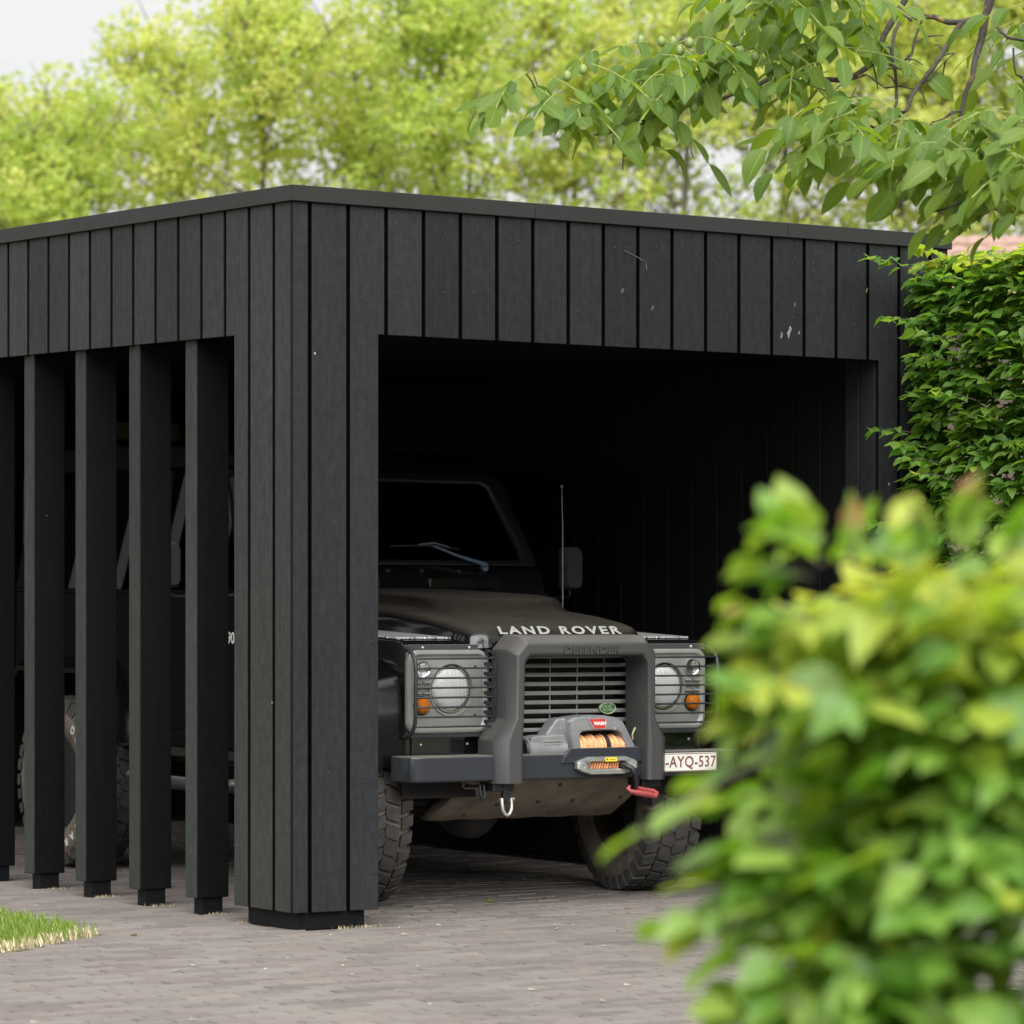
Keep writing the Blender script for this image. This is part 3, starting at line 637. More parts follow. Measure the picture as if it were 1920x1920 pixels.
MB().lathe([(-.012, .004), (-.008, .010), (.0, .012), (.008, .010), (.012, .004)], (hx(1370), -.12, .756), 'y', 14).obj('knob', 'steel', lv, smooth=60)
bx = lambda X: hx(X)-.034
bdg = [(bx(775), hzf(160)), (bx(990), hzf(160)), (bx(990), hzf(285)), (bx(850), hzf(285))]
bd = MB().prism(bdg, -.1315, -.127, lambda p, q, t: (p+.03, t, q)).obj('badge', 'steel', wn)
MB().prism(inset(bdg, [(bx(910), hzf(222))]*4, .17), -.1325, -.130, lambda p, q, t: (p+.03, t, q)).obj('badge_face', 'red', bd)
text('letter', 'WARN', .020, face_front(bx(918)+.03, -.1332, hzf(222)), 'white', bd, .0003, .0006, sx=1.05)
for X, Y in ((560, 195), (470, 270), (1080, 283)): MB().lathe([(-.128, .006), (-.132, .005)], (hx(X), 0, hzf(Y)), 'y', 8).obj('bolt', 'steel', wn)
# fairlead, rope and hook
fl = MB(); FX, FZ = .1225, .589
fo = [(-.155, -.012), (-.155, .012), (-.14, .022), (-.095, .036), (.095, .036), (.14, .022), (.155, .012), (.155, -.012), (.14, -.022), (.085, -.038), (-.085, -.038), (-.14, -.022)]
fi = [(-.092, -.004), (-.092, .006), (-.088, .012), (-.08, .0145), (.08, .0145), (.088, .012), (.092, .006), (.092, -.004), (.088, -.011), (.08, -.0145), (-.08, -.0145), (-.088, -.011)]
toW = lambda L, y: [(FX+p, y, FZ+q) for p, q in L]
fl.rings([toW(fo, -.166), toW(fo, -.186), toW(inset(fo, fi, .12), -.192), toW(inset(fo, fi, .75), -.192), toW(fi, -.184), toW(fi, -.170)], True, False)
fld = P(fl, 'fairlead', 'alu', smooth=35)
MB().box(FX-.095, FX+.095, -.1695, -.168, FZ-.016, FZ+.016).obj('slot_back', 'brown', fld)
rp = MB()
for k in range(12): rp.tube([(FX-.088+.0135*k, -.1715, FZ-.014), (FX-.080+.0135*k, -.1715, FZ+.014)], .005, 6)
rp.obj('wound_rope', 'rope', fld, smooth=60)
for sx in (-1, 1): MB().lathe([(-.190, .015), (-.193, .015), (-.193, .010), (-.1905, .0085)], (FX+sx*.128, 0, FZ), 'y', 16).obj('bolt', 'steel', fld, smooth=40)
MB().box(FX-.016, FX+.044, -.1935, -.192, FZ+.0165, FZ+.0335).obj('yellow_sticker', 'yellow', fld)
MB().box(FX+.006, FX+.038, -.1938, -.1934, FZ+.024, FZ+.026).obj('print_line', 'winch_dark', fld); MB().box(FX-.010, FX-.004, -.1938, -.1934, FZ+.021, FZ+.029).obj('print_line', 'winch_dark', fld)
P(MB().tube([(.195, -.165, .590), (.205, -.20, .588), (.222, -.222, .575), (.236, -.225, .552), (.247, -.222, .525), (.252, -.215, .500)], [.012, .0125, .013, .0125, .012, .011], 10), 'winch_rope', 'black', smooth=60)
hk = MB(); hk.tube([(.228, -.20, .500), (.215, -.205, .490), (.225, -.21, .478), (.26, -.215, .472), (.31, -.215, .464), (.352, -.213, .456)], [.007, .009, .010, .013, .014, .012], 10)
hk.tube([(.352, -.213, .456), (.358, -.212, .468), (.340, -.212, .478), (.29, -.213, .486), (.25, -.212, .497)], [.012, .012, .010, .008, .006], 8)
P(hk, 'tow_hook', 'hook', smooth=60)
# skid plate
sk = MB(); sp = [(.455, -.02, .530), (.462, .03, .490), (.468, .12, .425), (.472, .25, .352), (.46, .33, .345)]
rows = []
for w_, y_, z_ in sp: rows.append([(-w_-.012, y_+.03, z_+.035), (-w_-.004, y_+.004, z_+.008), (-w_+.01, y_, z_)] + [(-w_+.01+(2*w_-.02)*k/14, y_, z_-(.004 if k % 3 == 1 else 0)) for k in range(1, 14)] + [(w_-.01, y_, z_), (w_+.004, y_+.004, z_+.008), (w_+.012, y_+.03, z_+.035)])
sk.rings(rows, False, False); skid = P(sk, 'skid_plate', 'skid', smooth=40)
m_ = skid.modifiers.new('thick', 'SOLIDIFY'); m_.thickness = .004
for x, t in ((-.33, .85), (-.11, .85), (.11, .85), (.36, .85), (-.22, .55), (-.02, .50), (.16, .5), (.40, .45), (.02, .12)):
    y_ = -.02+.27*t; z_ = float(np.interp(y_, [-.02, .03, .12, .25], [.53, .49, .425, .352])); q = MB().lathe([(0, .010), (.006, .009), (.008, .004)], (0, 0, 0), 'z', 10).xf(Matrix.Translation((x, y_-.001, z_-.002)) @ Matrix.Rotation(rad(118), 4, 'X'))
    q.obj('bolt', 'rust', skid, smooth=40)
for x in (-.365, .345):
    rr = MB().prism([(-.03, .53), (.03, .53), (.03, .46), (.012, .44), (-.012, .44), (-.03, .46)], -.155, -.135, lambda p, q, t: (x+p*.6, t, q)); lug = P(rr, 'recovery_lug', 'black', bevel=.003)
sh = MB().tube([(-.385, -.147, .462), (-.386, -.150, .44), (-.384, -.152, .415), (-.374, -.153, .398), (-.362, -.153, .392), (-.350, -.153, .398), (-.340, -.152, .415), (-.338, -.150, .44), (-.339, -.147, .462)], .0075, 8)
sh.tube([(-.395, -.146, .458), (-.325, -.146, .458)], .007, 8); P(sh, 'shackle', 'steel', smooth=60)
P(MB().tube([(-.47, -.11, .52), (-.475, -.12, .48), (-.465, -.122, .455), (-.45, -.12, .47), (-.452, -.11, .52)], .006, 8), 'recovery_loop', 'black', smooth=60)
# underbody
ub = MB(); ub.tube([(-.62, AX, .40), (.62, AX, .40)], .045, 10); P(ub, 'front_axle', 'under', smooth=50)
P(MB().lathe([(-.12, .04), (-.09, .11), (-.03, .145), (.05, .14), (.10, .09), (.12, .03)], (-.16, AX-.02, .40), 'y', 18), 'differential', 'under', smooth=50)
P(MB().tube([(-.60, AX-.17, .43), (.55, AX-.17, .43)], .019, 8), 'track_rod', 'under', smooth=50)
P(MB().tube([(-.64, AX+WB, .40), (.64, AX+WB, .40)], .05, 10), 'rear_axle', 'under', smooth=50)
for x in (-.42, .42): P(MB().box(x-.04, x+.04, .0, 3.25, .50, .63), 'chassis_rail', 'under', bevel=.006)
for x in (-.50, .50): P(MB().tube([(x+.02*math.cos(a*.9), AX+.055*math.cos(a*.9*1)+.0, .42+.0065*a*1.0) for a in [k*.55 for k in range(58)]], .008, 6), 'coil_spring', 'black', smooth=60)
P(MB().box(-.33, .33, .12, 1.0, .50, .95), 'engine_block', 'under', bevel=.03)
P(MB().box(-.30, .30, 1.1, 2.9, .42, .58), 'gearbox_housing', 'under', bevel=.04)
# cab and rear body
DY = 1.15
side = [(DY, .60), (2.25, .60), (2.30, .80), (2.42, .93), (3.20, .93), (3.32, .80), (3.35, .62), (3.42, .62), (3.42, 1.30), (DY, 1.30)]
for sgn in (-1, 1):
    sp_ = P(MB().prism(side, sgn*(HW-.03), sgn*(HW+.010), lambda p, q, t: (t, p, q)), 'body_side', 'side_paint', bevel=.012)
    dpn = [(1.19, .68), (1.99, .68), (2.05, .80), (2.05, 1.285), (1.19, 1.285)]
    dr_ = P(MB().prism(dpn, sgn*(HW+.010), sgn*(HW+.022), lambda p, q, t: (t, p, q)), 'door', 'side_paint', bevel=.006)
    MB().box(*sorted((sgn*(HW+.022), sgn*(HW+.05))), 1.90, 2.0, 1.14, 1.17).obj('handle', 'black', dr_, bevel=.004)
    for z in (.78, 1.17): MB().box(*sorted((sgn*(HW+.012), sgn*(HW+.045))), 1.165, 1.225, z, z+.05).obj('hinge', 'black', dr_, bevel=.004)
    P(MB().prism([(1.18, 1.283), (3.40, 1.283), (3.40, 1.297), (1.18, 1.297)], sgn*(HW+.0102), sgn*(HW+.020), lambda p, q, t: (t, p, q)), 'waist_rail', 'side_paint', bevel=.003)
    if sgn < 0: text('letter', 'DEFENDER 90', .072, face_side(-(HW+.0225), 1.52, 1.092), 'white', dr_, .0005, .001, sx=.86)
    xi = lambda z: sgn*(HW+.008-(z-1.30)*.13)
    # upper frame: pillars and glass
    for (ya, yb_, yc, yd) in ((1.27, 1.33, 1.50, 1.56), (2.02, 2.11, 2.02, 2.11), (3.33, 3.42, 3.30, 3.38)):
        fro = MB().add([(xi(1.30), ya, 1.30), (xi(1.30), yb_, 1.30), (xi(1.86), yd, 1.84), (xi(1.86), yc, 1.84)] + [(xi(1.30)-sgn*.03, ya, 1.30), (xi(1.30)-sgn*.03, yb_, 1.30), (xi(1.86)-sgn*.03, yd, 1.84), (xi(1.86)-sgn*.03, yc, 1.84)],
                [(0, 1, 2, 3), (7, 6, 5, 4), (0, 4, 5, 1), (1, 5, 6, 2), (2, 6, 7, 3), (3, 7, 4, 0)]); P(fro, 'pillar', 'side_paint', bevel=.004)
    for ya, yb_, yc, yd in ((1.33, 2.02, 1.56, 2.02), (2.11, 3.33, 2.11, 3.30)):
        P(MB().add([(xi(1.30)-sgn*.012, ya, 1.302), (xi(1.30)-sgn*.012, yb_, 1.302), (xi(1.86)-sgn*.012, yd, 1.84), (xi(1.86)-sgn*.012, yc, 1.84), (xi(1.30)-sgn*.017, ya, 1.302), (xi(1.30)-sgn*.017, yb_, 1.302), (xi(1.86)-sgn*.017, yd, 1.84), (xi(1.86)-sgn*.017, yc, 1.84)],
                   [(0, 1, 2, 3), (7, 6, 5, 4), (0, 4, 5, 1), (1, 5, 6, 2), (2, 6, 7, 3), (3, 7, 4, 0)]), 'side_window', 'glass')
    # rock slider
    sl = MB().tube([(sgn*.60, 1.20, .50), (sgn*.80, 1.26, .455), (sgn*.845, 1.32, .445), (sgn*.845, 2.15, .445), (sgn*.80, 2.22, .45), (sgn*.60, 2.26, .50)], .030, 12); P(sl, 'rock_slider', 'bumper', smooth=60)
    P(MB().box(*sorted((sgn*(HW-.05), sgn*(HW-.004))), 1.12, 2.28, .555, .598), 'sill', 'black', bevel=.004)
    # rear flare
    pts = [(2.25, .60), (2.28, .80), (2.40, .98), (3.22, .98), (3.36, .80), (3.38, .62)]; pin = [(2.32, .60), (2.34, .78), (2.45, .91), (3.18, .91), (3.30, .78), (3.32, .62)]
    P(MB().rings([[(sgn*(HW+.011), *p) for p in pts], [(sgn*(HW+.08), *p) for p in inset(pts, pin, .3)], [(sgn*(HW+.118), *p) for p in inset(pts, pin, .7)], [(sgn*(HW+.118), *p) for p in pin], [(sgn*(HW-.02), *p) for p in pin]], False, False), 'wheel_arch_flare', 'flare', smooth=45)
# bulkhead, scuttle, dash
P(MB().prism([(1.18, 1.00), (1.10, 1.06), (1.15, 1.25), (1.20, 1.385), (1.24, 1.415), (1.32, 1.42), (1.32, 1.0)], -HW, HW, lambda p, q, t: (t, p, q)), 'bulkhead', 'paint', smooth=30, bevel=.012)
for x in (-.33, .33):
    P(MB().box(x-.20, x+.20, 1.165, 1.19, 1.30, 1.365).xf(Matrix.Translation((0, .012, 0))), 'vent_flap', 'paint', bevel=.006)
for x in (-.08, .10, .30): P(MB().lathe([(1.205, .010), (1.195, .012), (1.188, .006)], (x, 0, 1.393), 'y', 10), 'washer_jet', 'black', smooth=40)
WZ0, WZ1, WY0, WY1 = 1.42, 1.845, 1.255, 1.50
def wsp(x, t, off=0): 
    z = WZ0+(WZ1-WZ0)*t; return (x, WY0+(WY1-WY0)*t-off, z)
wf = MB(); o_ = [(-.765, 0), (.765, 0), (.715, .90), (.68, .98), (.64, 1.0), (-.64, 1.0), (-.68, .98), (-.715, .90)]; i_ = [(-.66, .07), (.66, .07), (.685, .12), (.622, .80), (.59, .86), (-.59, .86), (-.622, .80), (-.685, .12)]
i_ = [(-.668, .06), (.668, .06), (.69, .11), (.628, .83), (.59, .885), (-.59, .885), (-.628, .83), (-.69, .11)]
wf.rings([[wsp(x, t, -.03) for x, t in o_], [wsp(x, t, .012) for x, t in o_], [wsp(x, t, .018) for x, t in inset(o_, i_, .25)], [wsp(x, t, .012) for x, t in inset(o_, i_, .8)], [wsp(x, t, .0) for x, t in i_], [wsp(x, t, -.03) for x, t in i_]], True, False)
wfo = P(wf, 'windscreen_frame', 'black', smooth=35, bevel=.004)
P(MB().prism([(p, q) for p, q in i_], -.004, .002, lambda p, q, t: wsp(p*1.01, q, t-.006)), 'windscreen', 'glass')
for sx in (0,):
    P(MB().prism([(-.58, .76), (.60, .76), (.59, .875), (-.57, .875)], -.03, -.028, lambda p, q, t: wsp(p, q, t)), 'sun_strip', 'visor')
P(MB().box(-.06, .10, 1.47, 1.49, 1.70, 1.755), 'rear_view_mirror', 'plastic', bevel=.012)
P(MB().prism([(1.46, 1.845), (1.44, 1.87), (1.47, 1.90), (1.9, 1.955), (2.6, 1.975), (3.40, 1.96), (3.42, 1.84)], -.69, .69, lambda p, q, t: (t, p, q)), 'roof', 'side_paint', smooth=40, bevel=.04, seg=4)
P(MB().box(-HW+.02, HW-.02, 3.37, 3.42, .62, 1.84), 'rear_wall', 'seat', bevel=.02)
P(MB().box(-HW+.04, HW-.04, 1.30, 3.38, .58, .66), 'cabin_floor', 'seat')
P(MB().box(-HW+.05, HW-.05, 1.30, 1.48, 1.16, 1.34), 'dashboard', 'seat', bevel=.03)
for x in (-.38, .38):
    st_ = P(MB().box(x-.23, x+.23, 1.72, 2.12, .88, 1.02), 'seat', 'seat', bevel=.04); MB().box(x-.22, x+.22, 2.08, 2.2, 1.0, 1.52).obj('backrest', 'seat', st_, bevel=.04); MB().box(x-.12, x+.12, 2.12, 2.2, 1.54, 1.7).obj('headrest', 'seat', st_, bevel=.03)
P(MB().lathe([(-.015, .17), (-.010, .185), (.010, .185), (.015, .17)], (0, 0, 0), 'y', 28, False).xf(Matrix.Translation((.38, 1.56, 1.28)) @ Matrix.Rotation(rad(-28), 4, 'X')), 'steering_wheel', 'black', smooth=50)
# wipers
for px_, bx_ in ((.455, -.14), (-.17, -.60)):
    a = Vector((px_, 1.225, 1.412)); mid = Vector(wsp(px_-.245, .21, .03)); b0 = Vector(wsp(px_-.47, .20, .022)); b1 = Vector(wsp(px_-.10, .175, .022))
    wp = P(MB().tube([a, a+Vector((0, -.02, .012)), mid.lerp(a, .45)+Vector((0, -.012, 0)), mid], [.013, .011, .007, .005], 8), 'wiper', 'wiper', smooth=60)
    MB().tube([b0, mid.lerp(b0, .1), b1], .0055, 6).obj('wiper_blade', 'black', wp, smooth=60)
    MB().tube([mid+(b0-mid)*.35+Vector((0, -.006, .004)), mid+Vector((0, -.01, .012)), mid+(b1-mid)*.6+Vector((0, -.006, .002))], .005, 6).obj('blade_bridge', 'wiper', wp, smooth=60)
    MB().lathe([(-.015, .016), (.012, .016), (.018, .010)], (0, 0, 0), 'y', 12).xf(Matrix.Translation(a)).obj('pivot_cap', 'wiper', wp, smooth=50)
# mirrors and aerial
for sgn in (-1, 1):
    mo = MB(); rrm = rrect(sgn*1.075, 1.412, .105, .20, .028, 4)
    mo.rings([[(p, 1.44, q) for p, q in rrm], [(p, 1.40, q) for p, q in rrm], [(sgn*1.075+(p-sgn*1.075)*.78, 1.378, 1.412+(q-1.412)*.86) for p, q in rrm]]); mr_ = P(mo, 'door_mirror', 'plastic', smooth=40)
    MB().prism([(p, q) for p, q in rrect(sgn*1.075, 1.412, .092, .185, .024, 4)], 1.4405, 1.4425, lambda p, q, t: (p, t, q)).obj('glass', 'chrome', mr_)
    MB().tube([(sgn*1.07, 1.415, 1.312), (sgn*1.07, 1.415, 1.285), (sgn*1.04, 1.40, 1.275), (sgn*.90, 1.34, 1.275), (sgn*.78, 1.27, 1.285)], .009, 8).obj('arm', 'black', mr_, smooth=60)
ae = P(MB().tube([(.70, .95, 1.13), (.695, .95, 1.60), (.688, .95, 1.775)], [.0032, .0024, .0016], 6), 'aerial', 'steel', smooth=60)
MB().lathe([(1.772, .002), (1.776, .0045), (1.784, .0045), (1.787, .002)], (.688, .95, 0), 'z', 8).obj('tip', 'gold', ae); MB().lathe([(1.12, .022), (1.14, .018), (1.155, .006)], (.70, .95, 0), 'z', 12).obj('base', 'black', ae, smooth=50)
# wheels
TR, TW = .402, .25
def tyre_meshes():
    c = TR-.016; pr = [(-.085, .205), (-.118, .225), (-.134, .28), (-.132, .325), (-.122, .358), (-.105, c-.006), (-.07, c), (0, c+.002), (.07, c), (.105, c-.006), (.122, .358), (.132, .325), (.134, .28), (.118, .225), (.085, .205)]
    carc = MB().lathe(pr, (0, 0, 0), 'x', 56, False).mesh('tyre', 'tyre_dust', 50)
    t = MB(); n_ = 34
    def P3(x, ang, r): return (x, r*math.cos(ang), r*math.sin(ang))
    r2 = random.Random(3)
    for k in range(n_):
        for rowi in range(4):
            a0 = 2*PI*(k+(.5 if rowi % 2 else 0)+r2.uniform(-.05, .05))/n_; da = 2*PI/n_*(.40 if rowi in (1, 2) else .36)
            xa, xb = [(-.122, -.072), (-.062, -.004), (.004, .062), (.072, .122)][rowi]
            sk_ = .35*da*(1 if rowi in (0, 2) else -1); top, bot = [], []
            cor = [(xa, -da-sk_), (xb, -da+sk_), (xb+(.006 if rowi == 1 else 0), 0+sk_*.3), (xb, da+sk_), (xa, da-sk_), (xa-(.006 if rowi == 2 else 0), -sk_*.3)]
            for x, a in cor:
                f_ = 1-.0 if abs(x) < .1 else 1-.012/TR
                top.append(P3(x*.985, a0+a*.92, TR*f_)); bot.append(P3(x, a0+a, TR-.020 if abs(x) < .1 else TR-.036))
            if rowi in (0, 3): 
                sx = -1 if rowi == 0 else 1
                for q, (x, a) in enumerate(cor):
                    if abs(x) > .1: top[q] = P3(sx*.122, a0+a*.9, TR-.008); bot[q] = P3(sx*.134, a0+a*.95, TR-.062)
            t.rings([bot, top], True, True)
    return carc, t.mesh('tread', 'rubber', None)
tcar, ttread = tyre_meshes()
rim = MB().lathe([(-.10, .214), (-.112, .222), (-.115, .214), (-.10, .200), (-.06, .188), (-.035, .16), (-.045, .09), (-.075, .08), (-.08, .03)], (0, 0, 0), 'x', 32, True).mesh('rim', 'black', 45)
rimb = MB().lathe([(-.0345, .19), (.06, .195), (.10, .205), (.112, .222)], (0, 0, 0), 'x', 32, False).mesh('rim_back', 'under', 45)
tl = []
def sidewall_letters(parent, flip):
    word = 'MUD TERRAIN'
    for rep in range(2):
        for k, chh in enumerate(word):
            if chh == ' ': continue
            a = PI*rep + rad(60) - rad(12)*k
            m = Matrix.Rotation(a, 4, 'X') @ Matrix.Translation((-.1345, 0, .300)) @ Matrix.Rotation(-PI/2, 4, 'Z') @ Matrix.Rotation(PI/2, 4, 'X')
            if chh not in LET:
                o = text('sidewall_letter', chh, .052, Matrix.Identity(4), 'white', parent, .0012); LET[chh] = o.data
            else: o = mk('sidewall_letter', LET[chh], parent)
            o.matrix_local = m
LET = {}
for sx, yw in ((-1, AX), (1, AX), (-1, AX+WB), (1, AX+WB)):
    wh = empty('wheel', (sx*.748, yw, TR-.004), (random.uniform(0, 6), 0, 0 if sx < 0 else PI)); wh.parent = car
    ty = mk('tyre', tcar, wh); mk('tread', ttread, wh); rm = mk('rim', rim, wh); mk('rim_back', rimb, wh)
    if yw == AX: wh.rotation_euler[2] += rad(-10)                # front wheels slightly steered
    if sx < 0: wh.rotation_euler[0] = 0.0; sidewall_letters(wh, False)
    for k in range(5): mk('wheel_nut', bpy.data.meshes.get('wheel_nut') or MB().lathe([(-.06, .011), (-.075, .010)], (0, .06, 0), 'x', 6).mesh('wheel_nut', 'steel'), wh).rotation_euler = (2*PI*k/5, 0, 0)
    MB().lathe([(.0, .14), (.02, .14), (.04, .06), (.10, .05)], (0, 0, 0), 'x', 24).obj('brake_disc', 'under', wh, smooth=40)

# ------------------------------------------------------------------ foliage
def leaf_base(kind):
    if kind == 'beech': st = [0, .08, .2, .34, .48, .62, .76, .89, 1]; wd = [.02, .17, .30, .355, .35, .30, .21, .10, 0]; droop, fold, rip = .18, .10, .022
    else: st = [0, .07, .2, .36, .52, .68, .82, .93, 1]; wd = [.02, .11, .20, .245, .255, .225, .155, .07, 0]; droop, fold, rip = .22, .09, .006
    V, U = [], []
    for i, (t, w) in enumerate(zip(st, wd)):
        z = -droop*t*t + .05*t
        for s_, uu in ((-1, 0), (0, .5), (1, 1)):
            V.append((s_*w, t, z + (fold*w*2.2 if s_ else 0) + (rip if (i % 2 and s_) else 0))); U.append((uu, t))
    F = []
    for i in range(len(st)-1):
        for s_ in (0, 1): F.append((i*3+s_, i*3+s_+1, (i+1)*3+s_+1, (i+1)*3+s_))
    return np.array(V), np.array(F), np.array(U)
def frames(D, N):                                             # leaf y axis along D, z axis near N
    D = D/np.linalg.norm(D, axis=1, keepdims=True); X = np.cross(D, N); X /= np.linalg.norm(X, axis=1, keepdims=True)+1e-9; Z = np.cross(X, D)
    return np.stack([X, D, Z], axis=2)
def scatter(name, kind, pos, D, N, size, mats, midx, parent, parts, part_name='leaf'):
    """joined foliage mesh for all leaves except those in `parts`, which become objects of their own"""
    V, F, U = leaf_base(kind); R_ = frames(D, N); nl = len(pos); SC = np.stack([rng.uniform(.74, 1.18, nl), np.ones(nl), rng.uniform(.3, 2.4, nl)], 1); keep = np.ones(len(pos), bool); keep[list(parts)] = False
    k = np.where(keep)[0]
    if len(k):
        P_ = np.einsum('nij,nvj->nvi', R_[k]*size[k, None, None], V[None]*SC[k][:, None, :]) + pos[k, None, :]
        Fa = (F[None]+np.arange(len(k))[:, None, None]*len(V)).reshape(-1, 4)
        me = np_mesh(name, P_.reshape(-1, 3), Fa, mats, np.repeat(midx[k], len(F)), np.tile(U, (len(k), 1)))
        tag(mk(name, me, parent), kind='stuff')
    base = [np_mesh(part_name, V, F, [m], None, U) for m in mats]
    pl = parent.matrix_world.inverted() if parent else Matrix()
    for i in parts:
        o = mk(part_name, base[midx[i]], parent); m = Matrix(R_[i].tolist()).to_4x4() @ Matrix.Diagonal((*[float(size[i]*c) for c in SC[i]], 1)); m.translation = Vector(pos[i]); o.matrix_world = m
        o.matrix_local = m                                    # parents stand at the origin
def project(Pt):
    q = Pt-np.array(CAM); d = q@np.array(Fv); return 960+FPX*(q@np.array(Rv))/d, 1167-FPX*q[:, 2]/d, d
def pick_parts(pos, score, n):
    x, y, d = project(pos); ok = (x > -30) & (x < 1950) & (y > -30) & (y < 1950)
    idx = np.where(ok)[0]; return [int(i) for i in idx[np.argsort(score[idx])][:n]]
def hedge(name, O, A, B, dims, nleaf, lsize, root, young_top, mats, extra=None, faces=(.34, .22, .16, .16, .12), lump=.05, inner=.22):
    """clipped hedge: O a bottom corner, A along, B across, dims = (length, depth, height)"""
    NS = 7; nleaf = nleaf//NS                                 # sprays of seven leaves in flat tiers
    L, Dp, H = dims; A = np.array(A); B = np.array(B); up = np.array([0, 0, 1.]); O = np.array(O)
    f = rng.choice(5, nleaf, p=np.array(faces)/sum(faces)); a, b = rng.random(nleaf), rng.random(nleaf); dep = np.where(rng.random(nleaf) < inner, rng.uniform(0, min(L, Dp)*.75, nleaf), rng.exponential(.08, nleaf).clip(0, .42))-.03
    la, lb, lh = np.zeros(nleaf), np.zeros(nleaf), np.zeros(nleaf); out = np.zeros((nleaf, 3))
    lm = lump*(np.sin(a*9.3*L+b*5)+np.sin(b*11+a*4.1*L+2)+.7*np.sin(a*23*L)*np.sin(b*19))*.5
    for k, (n_, fn) in enumerate(((-B, 0), (-A, 1), (up, 2), (A, 3), (B, 4))):
        m = f == k; out[m] = n_
        if fn in (0, 4): la[m] = a[m]*L; lh[m] = b[m]*H; lb[m] = (dep+lm)[m] if fn == 0 else Dp-(dep+lm)[m]
        elif fn in (1, 3): lb[m] = a[m]*Dp; lh[m] = b[m]*H; la[m] = (dep+lm)[m] if fn == 1 else L-(dep+lm)[m]
        else: la[m] = a[m]*L; lb[m] = b[m]*Dp; lh[m] = H-(dep+lm)[m]*.8
    pos = O+la[:, None]*A+lb[:, None]*B+lh[:, None]*up
    sd = out*.8+rng.normal(0, .38, (nleaf, 3))*np.array([1, 1, .45])+(f == 2)[:, None]*(A*rng.normal(0, .5, (nleaf, 1))+B*rng.normal(0, .5, (nleaf, 1))-up*.35)+np.array([0, 0, -.06]); sd /= np.linalg.norm(sd, axis=1, keepdims=True)
    ln_ = np.cross(sd, up); ln_ /= np.linalg.norm(ln_, axis=1, keepdims=True); rep = lambda q: np.repeat(q, NS, axis=0); kk = np.tile(np.arange(NS), nleaf); tt = (kk-NS+1)/(NS-1)*lsize*(2.1 if inner < .2 else 1.7)+rng.normal(0, .006, nleaf*NS); sg = np.where(kk == NS-1, 0, np.where(kk % 2, 1, -1))
    pos = rep(pos)+rep(sd)*tt[:, None]+rep(ln_)*(sg*.004)[:, None]; dr = rep(sd)*np.where(sg == 0, 1., .55)[:, None]+rep(ln_)*(sg*.85)[:, None]+rng.normal(0, .16, (nleaf*NS, 3))+np.array([0, 0, -.12])
    out, f, dep, lh = rep(out), rep(f), rep(dep), rep(lh); nleaf *= NS
    nn = up+out*.42+rng.normal(0, .26, (nleaf, 3)); size = lsize*rng.uniform(.7, 1.2, nleaf)*np.where(sg == 0, .8, 1.)
    topd = H-lh; midx = (rng.random(nleaf) < np.where(topd < young_top, .75*(1-topd/young_top)+.05, .04)).astype(int)
    if extra is not None:
        ep, ed, en, es_, em = extra; pos = np.vstack([pos, ep]); dr = np.vstack([dr, ed]); nn = np.vstack([nn, en]); size = np.concatenate([size, es_]); midx = np.concatenate([midx, em]); dep = np.concatenate([dep, np.full(len(ep), -1.)])
    scx, scy, d = project(pos)
    scatter('foliage', 'beech', pos, dr, nn, size, mats, midx, root, pick_parts(pos, dep+.25*(d-d.min())-.6*size, 300))
    tw = MB()
    for _ in range(int(30*L+20)):
        p = O+A*rng.uniform(.38, L-.1)+B*rng.uniform(.15, Dp-.1)+up*rng.uniform(0, H*.6); q = Vector(p)
        tgt = q+Vector((rng.normal(0, .08), rng.normal(0, .08), rng.uniform(.25, .5))); tw.tube([q, (q+tgt)/2+Vector((.02, .02, 0)), tgt], [.007, .005, .003], 5)
    for _ in range(int(3*L+2)):
        p = Vector(O+A*rng.uniform(.1, max(.2, L-.1))+B*Dp*.5); tw.tube([p, p+Vector((.02, .03, H*.5)), p+Vector((-.03, .02, H*.85))], [.022, .016, .008], 6)
    tag(tw.obj('branch', 'wood', root, smooth=60), kind='stuff')

# tall clipped hedge beside the carport
hr = empty('tall_hedge'); tag(hr, 'tall clipped beech hedge against the right corner of the carport', 'hedge')
def sprigs(starts, lsz, mi):
    ep, ed, en, es_, em = [], [], [], [], []; tw = MB()
    for s_, d_, n_ in starts:
        s_ = Vector(s_); d_ = Vector(d_); tw.tube([s_, s_+d_*.5+Vector((0, 0, .01)), s_+d_], [.003, .0025, .0015], 5)
        for k in range(n_):
            t = .25+.75*(k+1)/n_ if n_ < 3 else .25+.75*k/(n_-1); p = s_+d_*t; sd_ = d_.normalized().cross(Vector((0, 0, 1)))*(1 if k % 2 else -1)
            ep.append(p); ed.append(d_.normalized()*.9+sd_*.7+Vector((0, 0, random.uniform(-.3, .1)))); en.append(Vector((random.gauss(0, .3), random.gauss(0, .3), 1))-d_.normalized()*.3); es_.append(lsz*random.uniform(.75, 1.15)); em.append(random.choice(mi) if k == n_-1 else mi[0])
            if em[-1] == 2: es_[-1] *= .55
            if n_ < 3: continue
            ep.append(p+Vector((random.gauss(0, .012), random.gauss(0, .012), random.gauss(0, .012)))); ed.append(d_.normalized()*.6-sd_*.8+Vector((0, 0, random.uniform(-.6, -.1)))); en.append(Vector((random.gauss(0, .4), random.gauss(0, .4), 1))); es_.append(lsz*random.uniform(.6, 1)); em.append(mi[0])
    return (np.array(ep), np.array(ed), np.array(en), np.array(es_), np.array(em)), tw
sp_st = [((3.03, -.12-.1*k % .5, z), (-.17-random.uniform(0, .12), -.03, random.uniform(-.02, .05)), 5) for k, z in enumerate((2.70, 2.45, 2.30, 2.36, 2.12, 2.0, 1.93, 1.86, 1.78, 2.6, 1.6, 1.4))]
